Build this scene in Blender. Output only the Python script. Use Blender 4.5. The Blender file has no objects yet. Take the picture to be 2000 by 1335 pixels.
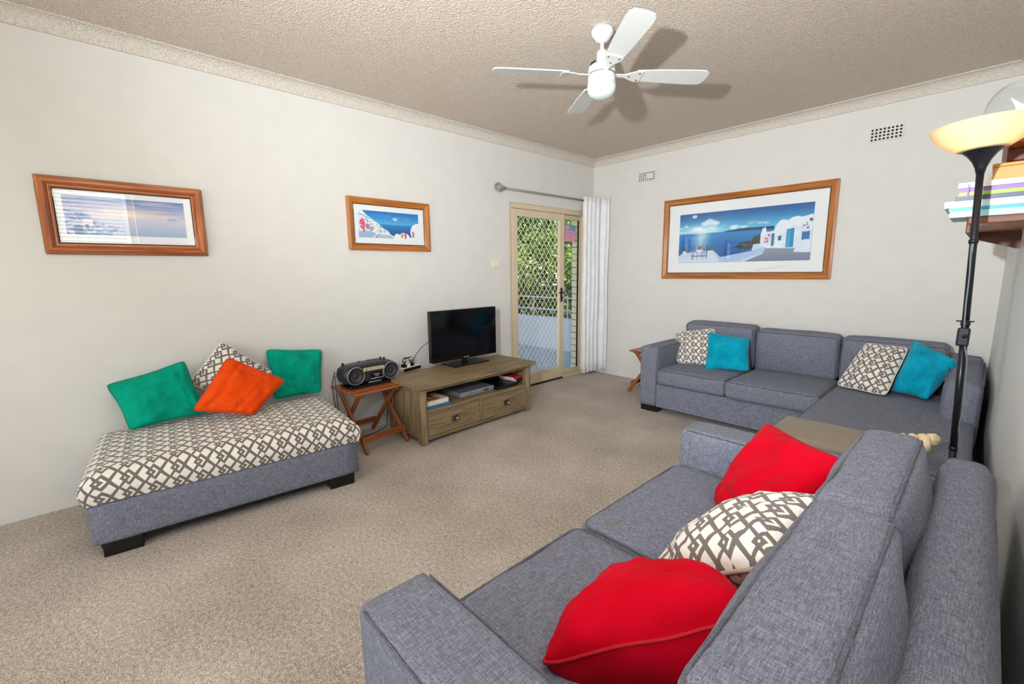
import bpy, bmesh, math, random
import numpy as np
from mathutils import Vector, Matrix, noise as mnoise

random.seed(7)
SC = bpy.context.scene
COL = SC.collection
PI = math.pi

# ------------------------------------------------------------------ camera
cam = bpy.data.cameras.new('camera'); cam_o = bpy.data.objects.new('camera', cam); COL.objects.link(cam_o)
cam.sensor_width = 36; cam.lens = 36 * 859.284 / 2000; cam.clip_start = 0.02; cam.clip_end = 200
yaw, pitch, roll = 0.822672, -0.160344, -0.0116016
fw = Vector((-math.sin(yaw) * math.cos(pitch), math.cos(yaw) * math.cos(pitch), math.sin(pitch)))
rt = Vector((math.cos(yaw), math.sin(yaw), 0)); up = rt.cross(fw)
r2 = rt * math.cos(roll) + up * math.sin(roll); u2 = -rt * math.sin(roll) + up * math.cos(roll)
M = Matrix((r2, u2, -fw)).transposed().to_4x4(); M.translation = (3.53497, -4.72575, 1.34082)
cam_o.matrix_world = M
SC.camera = cam_o

# ------------------------------------------------------------------ world, sun, large lights, exposure
world = bpy.data.worlds.new('sky'); SC.world = world; world.use_nodes = True
wn = world.node_tree.nodes; wl = world.node_tree.links; wn.clear()
sky = wn.new('ShaderNodeTexSky'); sky.sky_type = 'NISHITA'; sky.sun_disc = False
sky.sun_elevation = math.radians(48); sky.sun_rotation = math.radians(180)
bg = wn.new('ShaderNodeBackground'); bg.inputs[1].default_value = 0.25
wo = wn.new('ShaderNodeOutputWorld'); wl.new(sky.outputs[0], bg.inputs[0]); wl.new(bg.outputs[0], wo.inputs[0])

sun = bpy.data.lights.new('sun', 'SUN'); sun.energy = 10.5; sun.angle = math.radians(0.6); sun.color = (1, .95, .86)
sun_o = bpy.data.objects.new('sun', sun); COL.objects.link(sun_o)
sun_o.rotation_euler = Vector((0.0, 0.66, -0.75)).to_track_quat('-Z', 'Y').to_euler()

# the photographer's flash, held up and to the left of the camera
fl = bpy.data.lights.new('camera_flash', 'SPOT'); fl.energy = 620; fl.shadow_soft_size = 0.035
fl.spot_size = math.radians(138); fl.spot_blend = 1.0; fl.color = (.94, .98, 1.0)
fl_o = bpy.data.objects.new('camera_flash', fl); COL.objects.link(fl_o)
fl_o.location = (3.14, -5.15, 1.68)
fl_o.rotation_euler = Vector((-.26, .8, .46)).to_track_quat('-Z', 'Y').to_euler()

# daylight arriving at the window behind the camera (outside its glass)
wlgt = bpy.data.lights.new('window_daylight', 'AREA'); wlgt.shape = 'RECTANGLE'
wlgt.size = 2.6; wlgt.size_y = 1.45; wlgt.energy = 70; wlgt.color = (1.0, .985, .965)
wlgt_o = bpy.data.objects.new('window_daylight', wlgt); COL.objects.link(wlgt_o)
wlgt_o.location = (4.22, -5.0, 1.75); wlgt_o.rotation_euler = (0, math.radians(90), 0)
# fill light added outside the made-up window in the rear wall
wl2 = bpy.data.lights.new('added_rear_fill', 'AREA'); wl2.shape = 'RECTANGLE'
wl2.size = 2.5; wl2.size_y = 1.7; wl2.energy = 98; wl2.color = (1.0, .97, .93)
wl2_o = bpy.data.objects.new('added_rear_fill', wl2); COL.objects.link(wl2_o)
wl2_o.location = (2.28, -7.75, 1.45); wl2_o.rotation_euler = (math.radians(90), 0, 0)

SC.view_settings.view_transform = 'Standard'; SC.view_settings.look = 'None'
SC.view_settings.gamma = 1.0; SC.view_settings.use_curve_mapping = False
SC.view_settings.exposure = 0.0

# ------------------------------------------------------------------ node helpers
class X:
    """expression wrapper over node sockets"""
    def __init__(s, nt, v): s.nt = nt; s.v = v
    def _m(s, op, *a):
        n = s.nt.nodes.new('ShaderNodeMath'); n.operation = op
        for i, b in enumerate((s,) + a):
            b = b.v if isinstance(b, X) else b
            if isinstance(b, (int, float)): n.inputs[i].default_value = b
            else: s.nt.links.new(b, n.inputs[i])
        return X(s.nt, n.outputs[0])
    def __add__(s, o): return s._m('ADD', o)
    def __sub__(s, o): return s._m('SUBTRACT', o)
    def __mul__(s, o): return s._m('MULTIPLY', o)
    def lt(s, o): return s._m('LESS_THAN', o)
    def gt(s, o): return s._m('GREATER_THAN', o)
    def abs(s): return s._m('ABSOLUTE')
    def max(s, o): return s._m('MAXIMUM', o)
    def min(s, o): return s._m('MINIMUM', o)
    def wrap(s, a, b): return s._m('WRAP', b, a)

def srgb(r, g, b):
    f = lambda c: (c / 255 / 12.92) if c / 255 <= .04045 else ((c / 255 + .055) / 1.055) ** 2.4
    return (f(r), f(g), f(b), 1)

MATS = {}
def mat(name, col, rough=.6, metal=0, spec=.5, coat=0, trans=0, ior=1.45, emit=None, estr=0, sheen=0, alpha=1):
    m = bpy.data.materials.new(name); m.use_nodes = True
    b = m.node_tree.nodes['Principled BSDF']
    if len(col) == 3: col = srgb(*col)
    b.inputs['Base Color'].default_value = col; b.inputs['Roughness'].default_value = rough
    b.inputs['Metallic'].default_value = metal; b.inputs['Specular IOR Level'].default_value = spec
    b.inputs['Coat Weight'].default_value = coat; b.inputs['Transmission Weight'].default_value = trans
    b.inputs['IOR'].default_value = ior; b.inputs['Sheen Weight'].default_value = sheen
    b.inputs['Coat Roughness'].default_value = .06
    if emit: b.inputs['Emission Color'].default_value = srgb(*emit); b.inputs['Emission Strength'].default_value = estr
    MATS[name] = m
    return m

def nodes(m): return m.node_tree, m.node_tree.nodes, m.node_tree.links, m.node_tree.nodes['Principled BSDF']

def coords(nt, kind='Object', scale=(1, 1, 1), rot=(0, 0, 0)):
    t = nt.nodes.new('ShaderNodeTexCoord'); mp = nt.nodes.new('ShaderNodeMapping')
    mp.inputs['Scale'].default_value = scale; mp.inputs['Rotation'].default_value = rot
    nt.links.new(t.outputs[kind], mp.inputs[0]); return mp.outputs[0]

def noise_n(nt, vec, scale=5, detail=2, rough=.5, dist=0):
    n = nt.nodes.new('ShaderNodeTexNoise'); nt.links.new(vec, n.inputs['Vector'])
    n.inputs['Scale'].default_value = scale; n.inputs['Detail'].default_value = detail
    n.inputs['Roughness'].default_value = rough; n.inputs['Distortion'].default_value = dist
    return n.outputs['Fac']

def ramp(nt, fac, stops):
    r = nt.nodes.new('ShaderNodeValToRGB'); nt.links.new(fac, r.inputs[0])
    e = r.color_ramp.elements
    while len(e) < len(stops): e.new(.5)
    for k, (p, c) in zip(e, stops): k.position = p; k.color = srgb(*c) if len(c) == 3 else c
    return r.outputs[0]

def bump(nt, b, fac, strength=.3, dist=.01):
    n = nt.nodes.new('ShaderNodeBump'); n.inputs['Strength'].default_value = strength; n.inputs['Distance'].default_value = dist
    nt.links.new(fac, n.inputs['Height']); nt.links.new(n.outputs[0], b.inputs['Normal'])

def mixc(nt, f, a, b):
    n = nt.nodes.new('ShaderNodeMix'); n.data_type = 'RGBA'
    for i, v in ((0, f), (6, a), (7, b)):
        if isinstance(v, X): v = v.v
        if isinstance(v, (tuple, list)): n.inputs[i].default_value = srgb(*v) if len(v) == 3 else v
        elif isinstance(v, (int, float)): n.inputs[i].default_value = v
        else: nt.links.new(v, n.inputs[i])
    return n.outputs[2]

# ---- materials
def mk_noise_mat(name, c1, c2, scale, rough=.8, bstr=.2, bdist=.003, detail=3, vec=(1, 1, 1), lo=.35, hi=.65, spec=.3, coat=0):
    m = mat(name, c1, rough, spec=spec, coat=coat); nt, n, l, b = nodes(m)
    f = noise_n(nt, coords(nt, 'Object', vec), scale, detail)
    l.new(ramp(nt, f, [(lo, c1), (hi, c2)]), b.inputs['Base Color'])
    if bstr: bump(nt, b, f, bstr, bdist)
    return m

mk_noise_mat('wall_paint', (213, 211, 207), (216, 214, 210), 7, .75, .03, .003)
mk_noise_mat('wall_paint_grey', (224, 226, 225), (229, 231, 229), 40, .7, .06, .002)
mk_noise_mat('stucco', (198, 184, 170), (222, 209, 196), 110, .95, .9, .012, 2, lo=.3, hi=.7, spec=.1)
mk_noise_mat('stucco_cove', (200, 192, 182), (222, 215, 206), 110, .95, .9, .010, 2, lo=.3, hi=.7, spec=.1)
m = mat('carpet', (170, 155, 138), .97, spec=.05); nt, n, l, b = nodes(m)
v = coords(nt); f1 = noise_n(nt, v, 190, 3, .7); f2 = noise_n(nt, v, 60, 2, .6); f3 = noise_n(nt, v, 2.2, 2)
mx = X(nt, f1) * .62 + X(nt, f2) * .25 + X(nt, f3) * .13
l.new(ramp(nt, mx.v, [(.36, (124, 114, 105)), (.5, (190, 178, 166)), (.63, (240, 231, 221))]), b.inputs['Base Color'])
bump(nt, b, mx.v, .9, .012)

def fabric(name, dark, mid, light, s=1.0):
    m = mat(name, mid, .9, spec=.12, sheen=.05); nt, n, l, b = nodes(m)
    a1 = X(nt, noise_n(nt, coords(nt, 'Object', (40, 420, 420)), s, 2, .6))
    a2 = X(nt, noise_n(nt, coords(nt, 'Object', (420, 40, 420)), s, 2, .6))
    a3 = X(nt, noise_n(nt, coords(nt, 'Object', (420, 420, 40)), s, 2, .6))
    f = (a1 + a2 + a3) * .3333
    l.new(ramp(nt, f.v, [(.38, dark), (.5, mid), (.62, light)]), b.inputs['Base Color'])
    bump(nt, b, f.v, .35, .003); return m
fabric('grey_linen', (84, 86, 99), (112, 115, 130), (148, 151, 166))
fabric('grey_linen_dark', (70, 71, 80), (94, 95, 105), (122, 123, 134))

m = fabric('grey_linen_seat', (84, 86, 99), (112, 115, 130), (148, 151, 166)); nt, n, l, b = nodes(m)
src = b.inputs['Base Color'].links[0].from_socket
tc = n.new('ShaderNodeTexCoord'); sp_ = n.new('ShaderNodeSeparateXYZ'); l.new(tc.outputs['Object'], sp_.inputs[0])
wob = X(nt, noise_n(nt, coords(nt), 45, 3)) - .5
mk_ = None
for sx0, sy0, sr in ((-.30, -.31, .030), (-.255, -.24, .022), (-.27, -.335, .018), (-.36, .12, .032), (-.20, -.20, .012)):
    dx = X(nt, sp_.outputs[0]) - sx0; dy = X(nt, sp_.outputs[1]) - sy0
    d_ = ((dx * dx + dy * dy)._m('SQRT') * (1 / sr) * -1 + 1 + wob * 1.6).max(0).min(1)
    mk_ = d_ if mk_ is None else mk_.max(d_)
l.new(mixc(nt, mk_ * .55, src, (118, 104, 88)), b.inputs['Base Color'])

def cloth(name, c, c2, sheen=.03, s=300):
    m = mat(name, c, .9, spec=.08, sheen=sheen); nt, n, l, b = nodes(m)
    v = coords(nt); f = noise_n(nt, v, s, 2, .6); g = noise_n(nt, v, 9, 2)
    l.new(ramp(nt, (X(nt, f) * .5 + X(nt, g) * .5).v, [(.38, c), (.62, c2)]), b.inputs['Base Color'])
    bump(nt, b, f, .15, .001); return m
cloth('green_cotton', (0, 140, 113), (4, 162, 134))
cloth('orange_cotton', (222, 66, 10), (238, 84, 22))
cloth('red_cotton', (178, 0, 22), (198, 0, 34))
cloth('blue_plush', (0, 132, 160), (6, 168, 200), .15, 120)
cloth('curtain_white', (228, 229, 233), (240, 241, 245), .2)
cloth('taupe_cloth', (140, 128, 112), (150, 138, 122), .1)
mat('zip_tape', (178, 160, 148), .7)

def pattern(name, H, V, rot=0):
    """interlocking diamonds print: cream shapes on taupe, from UV in metres, one repeat is H x V"""
    m = mat(name, (235, 232, 222), .85, spec=.15, sheen=.2); nt, n, l, b = nodes(m)
    v = coords(nt, 'UV', (1 / H, 1 / V, 1), (0, 0, rot))
    s = n.new('ShaderNodeSeparateXYZ'); l.new(v, s.inputs[0])
    h, w = X(nt, s.outputs[0]), X(nt, s.outputs[1])
    def dia(ch, cv, a, b_): return ((h - ch).wrap(-.5, .5).abs() * (1 / a) + (w - cv).wrap(-.5, .5).abs() * (1 / b_)).lt(1)
    inv = lambda e: e * -1 + 1
    cream = dia(.39, .5, .245, .345).max(dia(-.01, .5, .165, .225))
    cream = cream.max(dia(.745, 0, .26, .42) * inv(dia(1.0, 0, .225, .26)))
    cream = cream.max(dia(.13, 0, .19, .27) * inv(dia(.0, 0, .225, .26)))
    cream = cream.max(dia(0, 0, .05, .07))
    f = noise_n(nt, coords(nt), 400, 2)
    grey = ramp(nt, f, [(.35, (104, 96, 93)), (.65, (124, 116, 112))]); crm = ramp(nt, f, [(.35, (222, 219, 209)), (.65, (236, 233, 225))])
    l.new(mixc(nt, cream, grey, crm), b.inputs['Base Color']); bump(nt, b, f, .15, .001)
    return m
pattern('trellis_ottoman', .096, .08); pattern('trellis_cushion', .084, .07)

def wood(name, c1, c2, c3, vec=(1, 1, 1), scale=10, rough=.45, coat=0, bstr=.12):
    m = mat(name, c2, rough, coat=coat); nt, n, l, b = nodes(m)
    f = noise_n(nt, coords(nt, 'Object', vec), scale, 5, .62, .6)
    l.new(ramp(nt, f, [(.3, c1), (.5, c2), (.7, c3)]), b.inputs['Base Color']); bump(nt, b, f, bstr, .002)
    return m
for ax, vec in (('x', (.8, 12, 12)), ('y', (12, .8, 12)), ('z', (12, 12, .8))):
    wood('oak_' + ax, (90, 74, 54), (131, 111, 83), (160, 138, 106), vec, 4.5, .5, 0, .2)
    wood('teak_' + ax, (104, 52, 28), (146, 80, 44), (180, 110, 66), vec, 4, .4, .2)
    wood('frame_' + ax, (136, 78, 30), (170, 102, 44), (190, 124, 62), vec, 2.5, .35, .3)
    wood('pine_' + ax, (126, 60, 28), (172, 96, 50), (206, 132, 78), vec, 3, .3, .4)
    wood('shelfwood_' + ax, (150, 74, 34), (196, 112, 50), (220, 142, 74), vec, 3, .4, .2)
    wood('darkwood_' + ax, (70, 36, 22), (104, 58, 36), (128, 78, 52), vec, 4, .5)
mat('frame_dark', (66, 36, 18), .4)
mat('fan_white', (216, 218, 217), .4)
mat('screw_metal', (120, 118, 112), .35, 1)
mat('globe_glass', (206, 224, 214), .12, spec=.6)
mat('black_plastic', (14, 14, 17), .32); mat('black_gloss', (4, 4, 6), .06, spec=.6); mat('black_matte', (10, 10, 11), .7)
mat('charcoal_plastic', (38, 40, 46), .38); mat('speaker_cone', (52, 54, 54), .5); mat('speaker_grille', (30, 32, 34), .55)
mat('silver', (178, 182, 186), .3, .7); mat('chrome', (190, 190, 192), .18, 1); mat('pewter', (150, 147, 140), .4, .25)
mat('dvd_silver', (150, 155, 160), .35, .4); mat('dial_gold', (206, 192, 160), .35, .3); mat('cream_plastic', (226, 219, 198), .45)
mat('lamp_black', (32, 32, 38), .3, .4); mat('white_print', (240, 240, 240), .6); mat('page_white', (234, 230, 222), .8)
mat('door_alu', (214, 196, 168), .4, .1); mat('grille_white', (226, 220, 208), .45); mat('rail_white', (214, 216, 220), .4)
mat('parapet_paint', (206, 212, 224), .8); mat('balcony_tile', (196, 200, 208), .8); mat('mortar', (128, 122, 108), .95)
mat('tide_dark', (24, 22, 20), .9); mat('mat_board', (232, 236, 238), .8); mat('rubber', (20, 20, 20), .8)
mk_noise_mat('brick', (206, 196, 170), (226, 218, 194), 60, .9, .3, .002)
mk_noise_mat('bark', (84, 70, 54), (122, 104, 84), 30, .95, .6, .01)
mk_noise_mat('lawn', (70, 92, 44), (104, 124, 62), 8, .95, .3, .02)
mk_noise_mat('shell_cream', (214, 186, 132), (240, 222, 180), 25, .5, .2, .004)
for i, (c, d) in enumerate((((84, 110, 40), (150, 170, 78)), ((58, 88, 44), (98, 128, 60)), ((150, 160, 110), (196, 200, 150)))):
    m = mk_noise_mat('leaf_%d' % i, c, d, 3, .6, 0)
    nt, n, l, b = nodes(m); b.inputs['Subsurface Weight'].default_value = 0
def cmat(name, c, rough=.5): return MATS.get(name) or mat(name, c, rough)

# clear glass panes: mostly transparent, mirror-like by Fresnel
def pane_mat(name, tint, ior=1.5):
    m = bpy.data.materials.new(name); m.use_nodes = True; nt = m.node_tree; n = nt.nodes; l = nt.links; n.clear()
    o = n.new('ShaderNodeOutputMaterial'); mx = n.new('ShaderNodeMixShader'); lw_ = n.new('ShaderNodeLayerWeight'); lw_.inputs[0].default_value = .5; r0 = ((ior - 1) / (ior + 1)) ** 2; fr = (X(nt, lw_.outputs['Facing'])._m('POWER', 5.0) * (1 - r0) + r0).v.node
    t = n.new('ShaderNodeBsdfTransparent'); t.inputs[0].default_value = tint; g = n.new('ShaderNodeBsdfGlossy'); g.inputs['Roughness'].default_value = .015
    l.new(fr.outputs[0], mx.inputs[0]); l.new(t.outputs[0], mx.inputs[1]); l.new(g.outputs[0], mx.inputs[2]); l.new(mx.outputs[0], o.inputs[0])
    MATS[name] = m
pane_mat('picture_glass', (1, 1, 1, 1)); pane_mat('window_glass', (.96, .985, .985, 1)); pane_mat('tinted_glass', (.95, .985, .985, 1)); pane_mat('bowl_glass', (.95, .97, .97, 1), 1.35)

m = mat('print_paint', (128, 128, 128), .5); nt, n, l, b = nodes(m)
at_n = n.new('ShaderNodeVertexColor'); at_n.layer_name = 'paint'; l.new(at_n.outputs[0], b.inputs['Base Color'])

m = bpy.data.materials.new('lamp_shade'); m.use_nodes = True; nt = m.node_tree; n = nt.nodes; l = nt.links; n.clear(); MATS['lamp_shade'] = m
o = n.new('ShaderNodeOutputMaterial'); mx = n.new('ShaderNodeMixShader'); mx.inputs[0].default_value = .55
t = n.new('ShaderNodeBsdfTranslucent'); t.inputs[0].default_value = srgb(252, 222, 184); d = n.new('ShaderNodeBsdfDiffuse'); d.inputs[0].default_value = srgb(236, 220, 196)
l.new(d.outputs[0], mx.inputs[1]); l.new(t.outputs[0], mx.inputs[2]); l.new(mx.outputs[0], o.inputs[0])
mat('bulb', (255, 240, 200), .5, emit=(255, 226, 160), estr=6)

# ------------------------------------------------------------------ geometry helpers
def mesh_from(bm, smooth=False):
    me = bpy.data.meshes.new('m'); bm.to_mesh(me); bm.free()
    if smooth:
        for p in me.polygons: p.use_smooth = True
    return me

def obj(name, data, m=None, parent=None, loc=(0, 0, 0), rot=(0, 0, 0), smooth=None):
    if isinstance(data, bmesh.types.BMesh): data = mesh_from(data, bool(smooth))
    o = bpy.data.objects.new(name, data); COL.objects.link(o)
    data.name = name
    if m and not data.materials: data.materials.append(MATS[m])
    o.parent = parent; o.location = loc; o.rotation_euler = rot
    return o

def thing(name, label, cat, loc=(0, 0, 0), rotz=0, group=None):
    o = bpy.data.objects.new(name, None); COL.objects.link(o); o.location = loc; o.rotation_euler = (0, 0, rotz)
    o.empty_display_size = .1
    o['label'] = label; o['category'] = cat
    if group: o['group'] = group
    return o

def tag(o, label, cat, group=None):
    o['label'] = label; o['category'] = cat
    if group: o['group'] = group
    return o

def struct(o, label=None, cat=None):
    o['kind'] = 'structure'
    if label: o['label'] = label
    if cat: o['category'] = cat
    return o

def add_box(bm, lo, hi):
    g = bmesh.ops.create_cube(bm, size=1)
    c = [(a + b) / 2 for a, b in zip(lo, hi)]; s = [b - a for a, b in zip(lo, hi)]
    for v in g['verts']: v.co = Vector((c[0] + v.co.x * s[0], c[1] + v.co.y * s[1], c[2] + v.co.z * s[2]))
    return g['verts']

def box(lo, hi, bev=0, seg=2):
    bm = bmesh.new(); add_box(bm, lo, hi)
    if bev: bmesh.ops.bevel(bm, geom=bm.edges[:], offset=bev, segments=seg, profile=.5, affect='EDGES')
    return bm

def rbox(name, lo, hi, m, parent=None, bev=.004, seg=2, rot=(0, 0, 0), smooth=False):
    """box whose object origin sits at its own centre"""
    c = [(a + b) / 2 for a, b in zip(lo, hi)]
    return obj(name, box([a - k for a, k in zip(lo, c)], [a - k for a, k in zip(hi, c)], bev, seg), m, parent, c, rot, smooth)

def prism(poly, z0, z1, axis='z'):
    """extrude 2D polygon; axis z: poly=(x,y); y: poly=(x,z); x: poly=(y,z)"""
    bm = bmesh.new()
    P = {'z': lambda a, b, t: (a, b, t), 'y': lambda a, b, t: (a, t, b), 'x': lambda a, b, t: (t, a, b)}[axis]
    lo = [bm.verts.new(P(a, b, z0)) for a, b in poly]; hi = [bm.verts.new(P(a, b, z1)) for a, b in poly]
    bm.faces.new(lo[::-1]); bm.faces.new(hi); k = len(poly)
    for i in range(k): bm.faces.new((lo[i], lo[(i + 1) % k], hi[(i + 1) % k], hi[i]))
    bmesh.ops.recalc_face_normals(bm, faces=bm.faces); return bm

def lathe(prof, seg=28, closed=False):
    bm = bmesh.new(); rings = []
    for r, z in prof:
        if r < 1e-6: rings.append([bm.verts.new((0, 0, z))])
        else: rings.append([bm.verts.new((r * math.cos(2 * PI * i / seg), r * math.sin(2 * PI * i / seg), z)) for i in range(seg)])
    for A, B in zip(rings, rings[1:]):
        for i in range(seg):
            j = (i + 1) % seg
            if len(A) == 1 and len(B) == 1: continue
            if len(A) == 1: bm.faces.new((A[0], B[i], B[j]))
            elif len(B) == 1: bm.faces.new((A[i], B[0], A[j]))
            else: bm.faces.new((A[i], B[i], B[j], A[j]))
    bmesh.ops.recalc_face_normals(bm, faces=bm.faces); return bm

def tube(pts, r, seg=8, closed=False, bm=None):
    bm = bm or bmesh.new(); pts = [Vector(p) for p in pts]; n = len(pts); rings = []
    up0 = Vector((0, 0, 1))
    for i, p in enumerate(pts):
        a = pts[(i - 1) % n] if (closed or i > 0) else p; c = pts[(i + 1) % n] if (closed or i < n - 1) else p
        t = (c - a).normalized() if (c - a).length > 1e-9 else Vector((0, 0, 1))
        s = t.cross(up0)
        if s.length < 1e-3: s = t.cross(Vector((1, 0, 0)))
        s.normalize(); w = s.cross(t); rr = r[i] if isinstance(r, (list, tuple)) else r
        rings.append([bm.verts.new(p + (s * math.cos(2 * PI * k / seg) + w * math.sin(2 * PI * k / seg)) * rr) for k in range(seg)])
    for i in range(n if closed else n - 1):
        A, B = rings[i], rings[(i + 1) % n]
        for k in range(seg): bm.faces.new((A[k], A[(k + 1) % seg], B[(k + 1) % seg], B[k]))
    if not closed: bm.faces.new(rings[0][::-1]); bm.faces.new(rings[-1])
    bmesh.ops.recalc_face_normals(bm, faces=bm.faces); return bm

def smooth_path(pts, k=6):
    pts = [Vector(p) for p in pts]; out = []
    for i in range(len(pts) - 1):
        p0, p1, p2, p3 = pts[max(i - 1, 0)], pts[i], pts[i + 1], pts[min(i + 2, len(pts) - 1)]
        for j in range(k):
            t = j / k
            out.append(.5 * ((2 * p1) + (p2 - p0) * t + (2 * p0 - 5 * p1 + 4 * p2 - p3) * t * t + (3 * p1 - p0 - 3 * p2 + p3) * t ** 3))
    out.append(pts[-1]); return out

def softbox(sx, sy, sz, r=.03, crown=(0, 0, .0), n=14, wr=.0, seed=0, uv=None):
    """padded box: rounded edges, faces crowned outwards by crown=(x,y,z), light wrinkles"""
    bm = bmesh.new(); h = (sx / 2, sy / 2, sz / 2); ts = []
    for i in range(n + 1):
        t = -1 + 2 * i / n; ts.append(math.copysign(abs(t) ** .72, t))
    for ax in range(3):
        for sg in (-1, 1):
            a, b = (ax + 1) % 3, (ax + 2) % 3; g = []
            for u in ts:
                row = []
                for w in ts:
                    p = [0, 0, 0]; p[ax] = sg; p[a] = u; p[b] = w; row.append(bm.verts.new(p))
                g.append(row)
            for i in range(n):
                for j in range(n):
                    q = (g[i][j], g[i + 1][j], g[i + 1][j + 1], g[i][j + 1]); bm.faces.new(q if sg > 0 else q[::-1])
    bmesh.ops.remove_doubles(bm, verts=bm.verts, dist=1e-5)
    for v in bm.verts:
        p = v.co.copy(); q = Vector([max(-(h[i] - r), min(h[i] - r, p[i] * h[i])) for i in range(3)])
        d = Vector([p[i] * h[i] for i in range(3)]) - q
        if d.length > 1e-9: q = q + d.normalized() * r
        for i in range(3):
            j, k = (i + 1) % 3, (i + 2) % 3
            q[i] += crown[i] * p[i] * (1 - p[j] ** 2) * (1 - p[k] ** 2)
        if wr:
            nz = mnoise.noise_vector(q * 6 + Vector((seed * 3.1, seed, 0))) * wr + mnoise.noise_vector(q * 17 + Vector((seed, 0, 4))) * wr * .35
            q += nz
        v.co = q
    return bm

def rect_loop(sx, sy, z, r=.03, n=4, axes='xy'):
    pts = []
    for cx, cy, a0 in ((1, 1, 0), (-1, 1, 90), (-1, -1, 180), (1, -1, 270)):
        for i in range(n + 1):
            a = math.radians(a0 + 90 * i / n)
            pts.append((cx * (sx / 2 - r) + r * math.cos(a), cy * (sy / 2 - r) + r * math.sin(a)))
    dense = []
    for i, p in enumerate(pts):
        q = pts[(i + 1) % len(pts)]; L = math.dist(p, q); k = max(1, int(L / .05))
        for j in range(k): dense.append((p[0] + (q[0] - p[0]) * j / k, p[1] + (q[1] - p[1]) * j / k))
    if axes == 'xy': return [(a, b, z) for a, b in dense]
    if axes == 'yz': return [(z, a, b) for a, b in dense]
    return [(a, z, b) for a, b in dense]

def text_mesh(txt, size, depth=.0004):
    c = bpy.data.curves.new('t', 'FONT'); c.body = txt; c.size = size; c.extrude = depth; c.align_x = 'CENTER'; c.align_y = 'CENTER'
    c.resolution_u = 2
    o = bpy.data.objects.new('t', c); COL.objects.link(o)
    dg = bpy.context.evaluated_depsgraph_get(); me = bpy.data.meshes.new_from_object(o.evaluated_get(dg))
    bpy.data.objects.remove(o); bpy.data.curves.remove(c); return me

# ------------------------------------------------------------------ the room shell
CZ = 2.685                      # ceiling height
HC = 2.605                      # underside of the cove
YR = -7.4                       # rear wall
def wr(s, off=0.0):             # right wall runs very slightly outwards towards the rear; s = -y
    return 3.60 + .0286 * s + off
bm = bmesh.new()
add_box(bm, (-.02, YR - .1, -.12), (4.0, .0, 0))
struct(obj('floor', bm, 'carpet'), 'mottled beige loop pile carpet across the whole room', 'carpet')
bm = bmesh.new(); add_box(bm, (-.25, YR - .1, CZ), (4.1, .25, CZ + .2))
struct(obj('ceiling', bm, 'stucco'), 'cream sprayed stucco ceiling with a grainy texture', 'ceiling')
# left wall with the door opening
D0, D1, DH = -1.462, -.12, 2.06
bm = bmesh.new()
for lo, hi in (((-.10, YR - .1, -.12), (0, D0, CZ)), ((-.10, D0, DH), (0, D1, CZ)), ((-.10, D1, -.12), (0, .25, CZ)), ((-.10, D0, -.12), (0, D1, -.015)),
               ((-.25, YR - .1, -.12), (-.10, D0, CZ)), ((-.25, D0, DH), (-.10, D1, CZ)), ((-.25, .0, -.12), (-.10, .25, CZ))):
    add_box(bm, lo, hi)
wall_left = struct(obj('wall_left', bm, 'wall_paint'), 'long cream painted wall with two small pictures and the balcony door', 'wall')
bm = bmesh.new(); add_box(bm, (0, 0, -.12), (4.1, .25, CZ))
struct(obj('wall_back', bm, 'wall_paint'), 'cream painted wall behind the chaise sofa with the large picture', 'wall')
bm = bmesh.new()
for lo, hi in (((0, YR - .1, -.12), (1.12, YR, CZ)), ((3.44, YR - .1, -.12), (4.1, YR, CZ)), ((1.12, YR - .1, -.12), (3.44, YR, .65)), ((1.12, YR - .1, 2.25), (3.44, YR, CZ))): add_box(bm, lo, hi)
struct(obj('wall_rear', bm, 'wall_paint'), 'cream wall behind the camera', 'wall')
# right wall with a window beside the camera
W0, W1, WZ0, WZ1 = 3.75, 5.55, 1.15, 2.36
def wall_right_block(bm, s0, s1, z0, z1):
    th = .18
    lo = [bm.verts.new((x, y, z)) for z in (z0, z1) for x, y in ((wr(s0), -s0), (wr(s0) + th, -s0), (wr(s1) + th, -s1), (wr(s1), -s1))]
    for f in ((0, 1, 2, 3), (4, 5, 6, 7), (0, 1, 5, 4), (1, 2, 6, 5), (2, 3, 7, 6), (3, 0, 4, 7)): bm.faces.new([lo[i] for i in f])
bm = bmesh.new()
wall_right_block(bm, 0, W0, -.12, CZ); wall_right_block(bm, W0, W1, -.12, WZ0); wall_right_block(bm, W0, W1, WZ1, CZ); wall_right_block(bm, W1, -YR, -.12, CZ)
bmesh.ops.recalc_face_normals(bm, faces=bm.faces)
struct(obj('wall_right', bm, 'wall_paint_grey'), 'pale grey wall behind the near sofa and the lamp', 'wall')

def cove(name, pts, out, lab):
    """concave cornice swept along a straight run from pts[0] to pts[1]; out = direction into the room"""
    bm = bmesh.new(); prof = [(0, HC), (.012, HC)]
    for i in range(7):
        a = PI / 2 * i / 6; prof.append((.012 + .068 * (1 - math.cos(a)), HC + .004 + .068 * math.sin(a)))
    prof += [(.08, CZ), (0, CZ)]
    rings = []
    nseg = 40
    for k in range(nseg + 1):
        p = Vector(pts[0]).lerp(Vector(pts[1]), k / nseg); w = mnoise.noise(Vector((k * .7, pts[0][0] * 5, 1))) * .004
        rings.append([bm.verts.new((p.x + out[0] * d, p.y + out[1] * d, z + (w if i < 2 else 0))) for i, (d, z) in enumerate(prof)])
    for A, B in zip(rings, rings[1:]):
        for i in range(len(prof)): j = (i + 1) % len(prof); bm.faces.new((A[i], A[j], B[j], B[i]))
    bm.faces.new(rings[0]); bm.faces.new(rings[-1][::-1]); bmesh.ops.recalc_face_normals(bm, faces=bm.faces)
    struct(obj(name, bm, 'stucco_cove'), lab, 'cornice')
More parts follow.
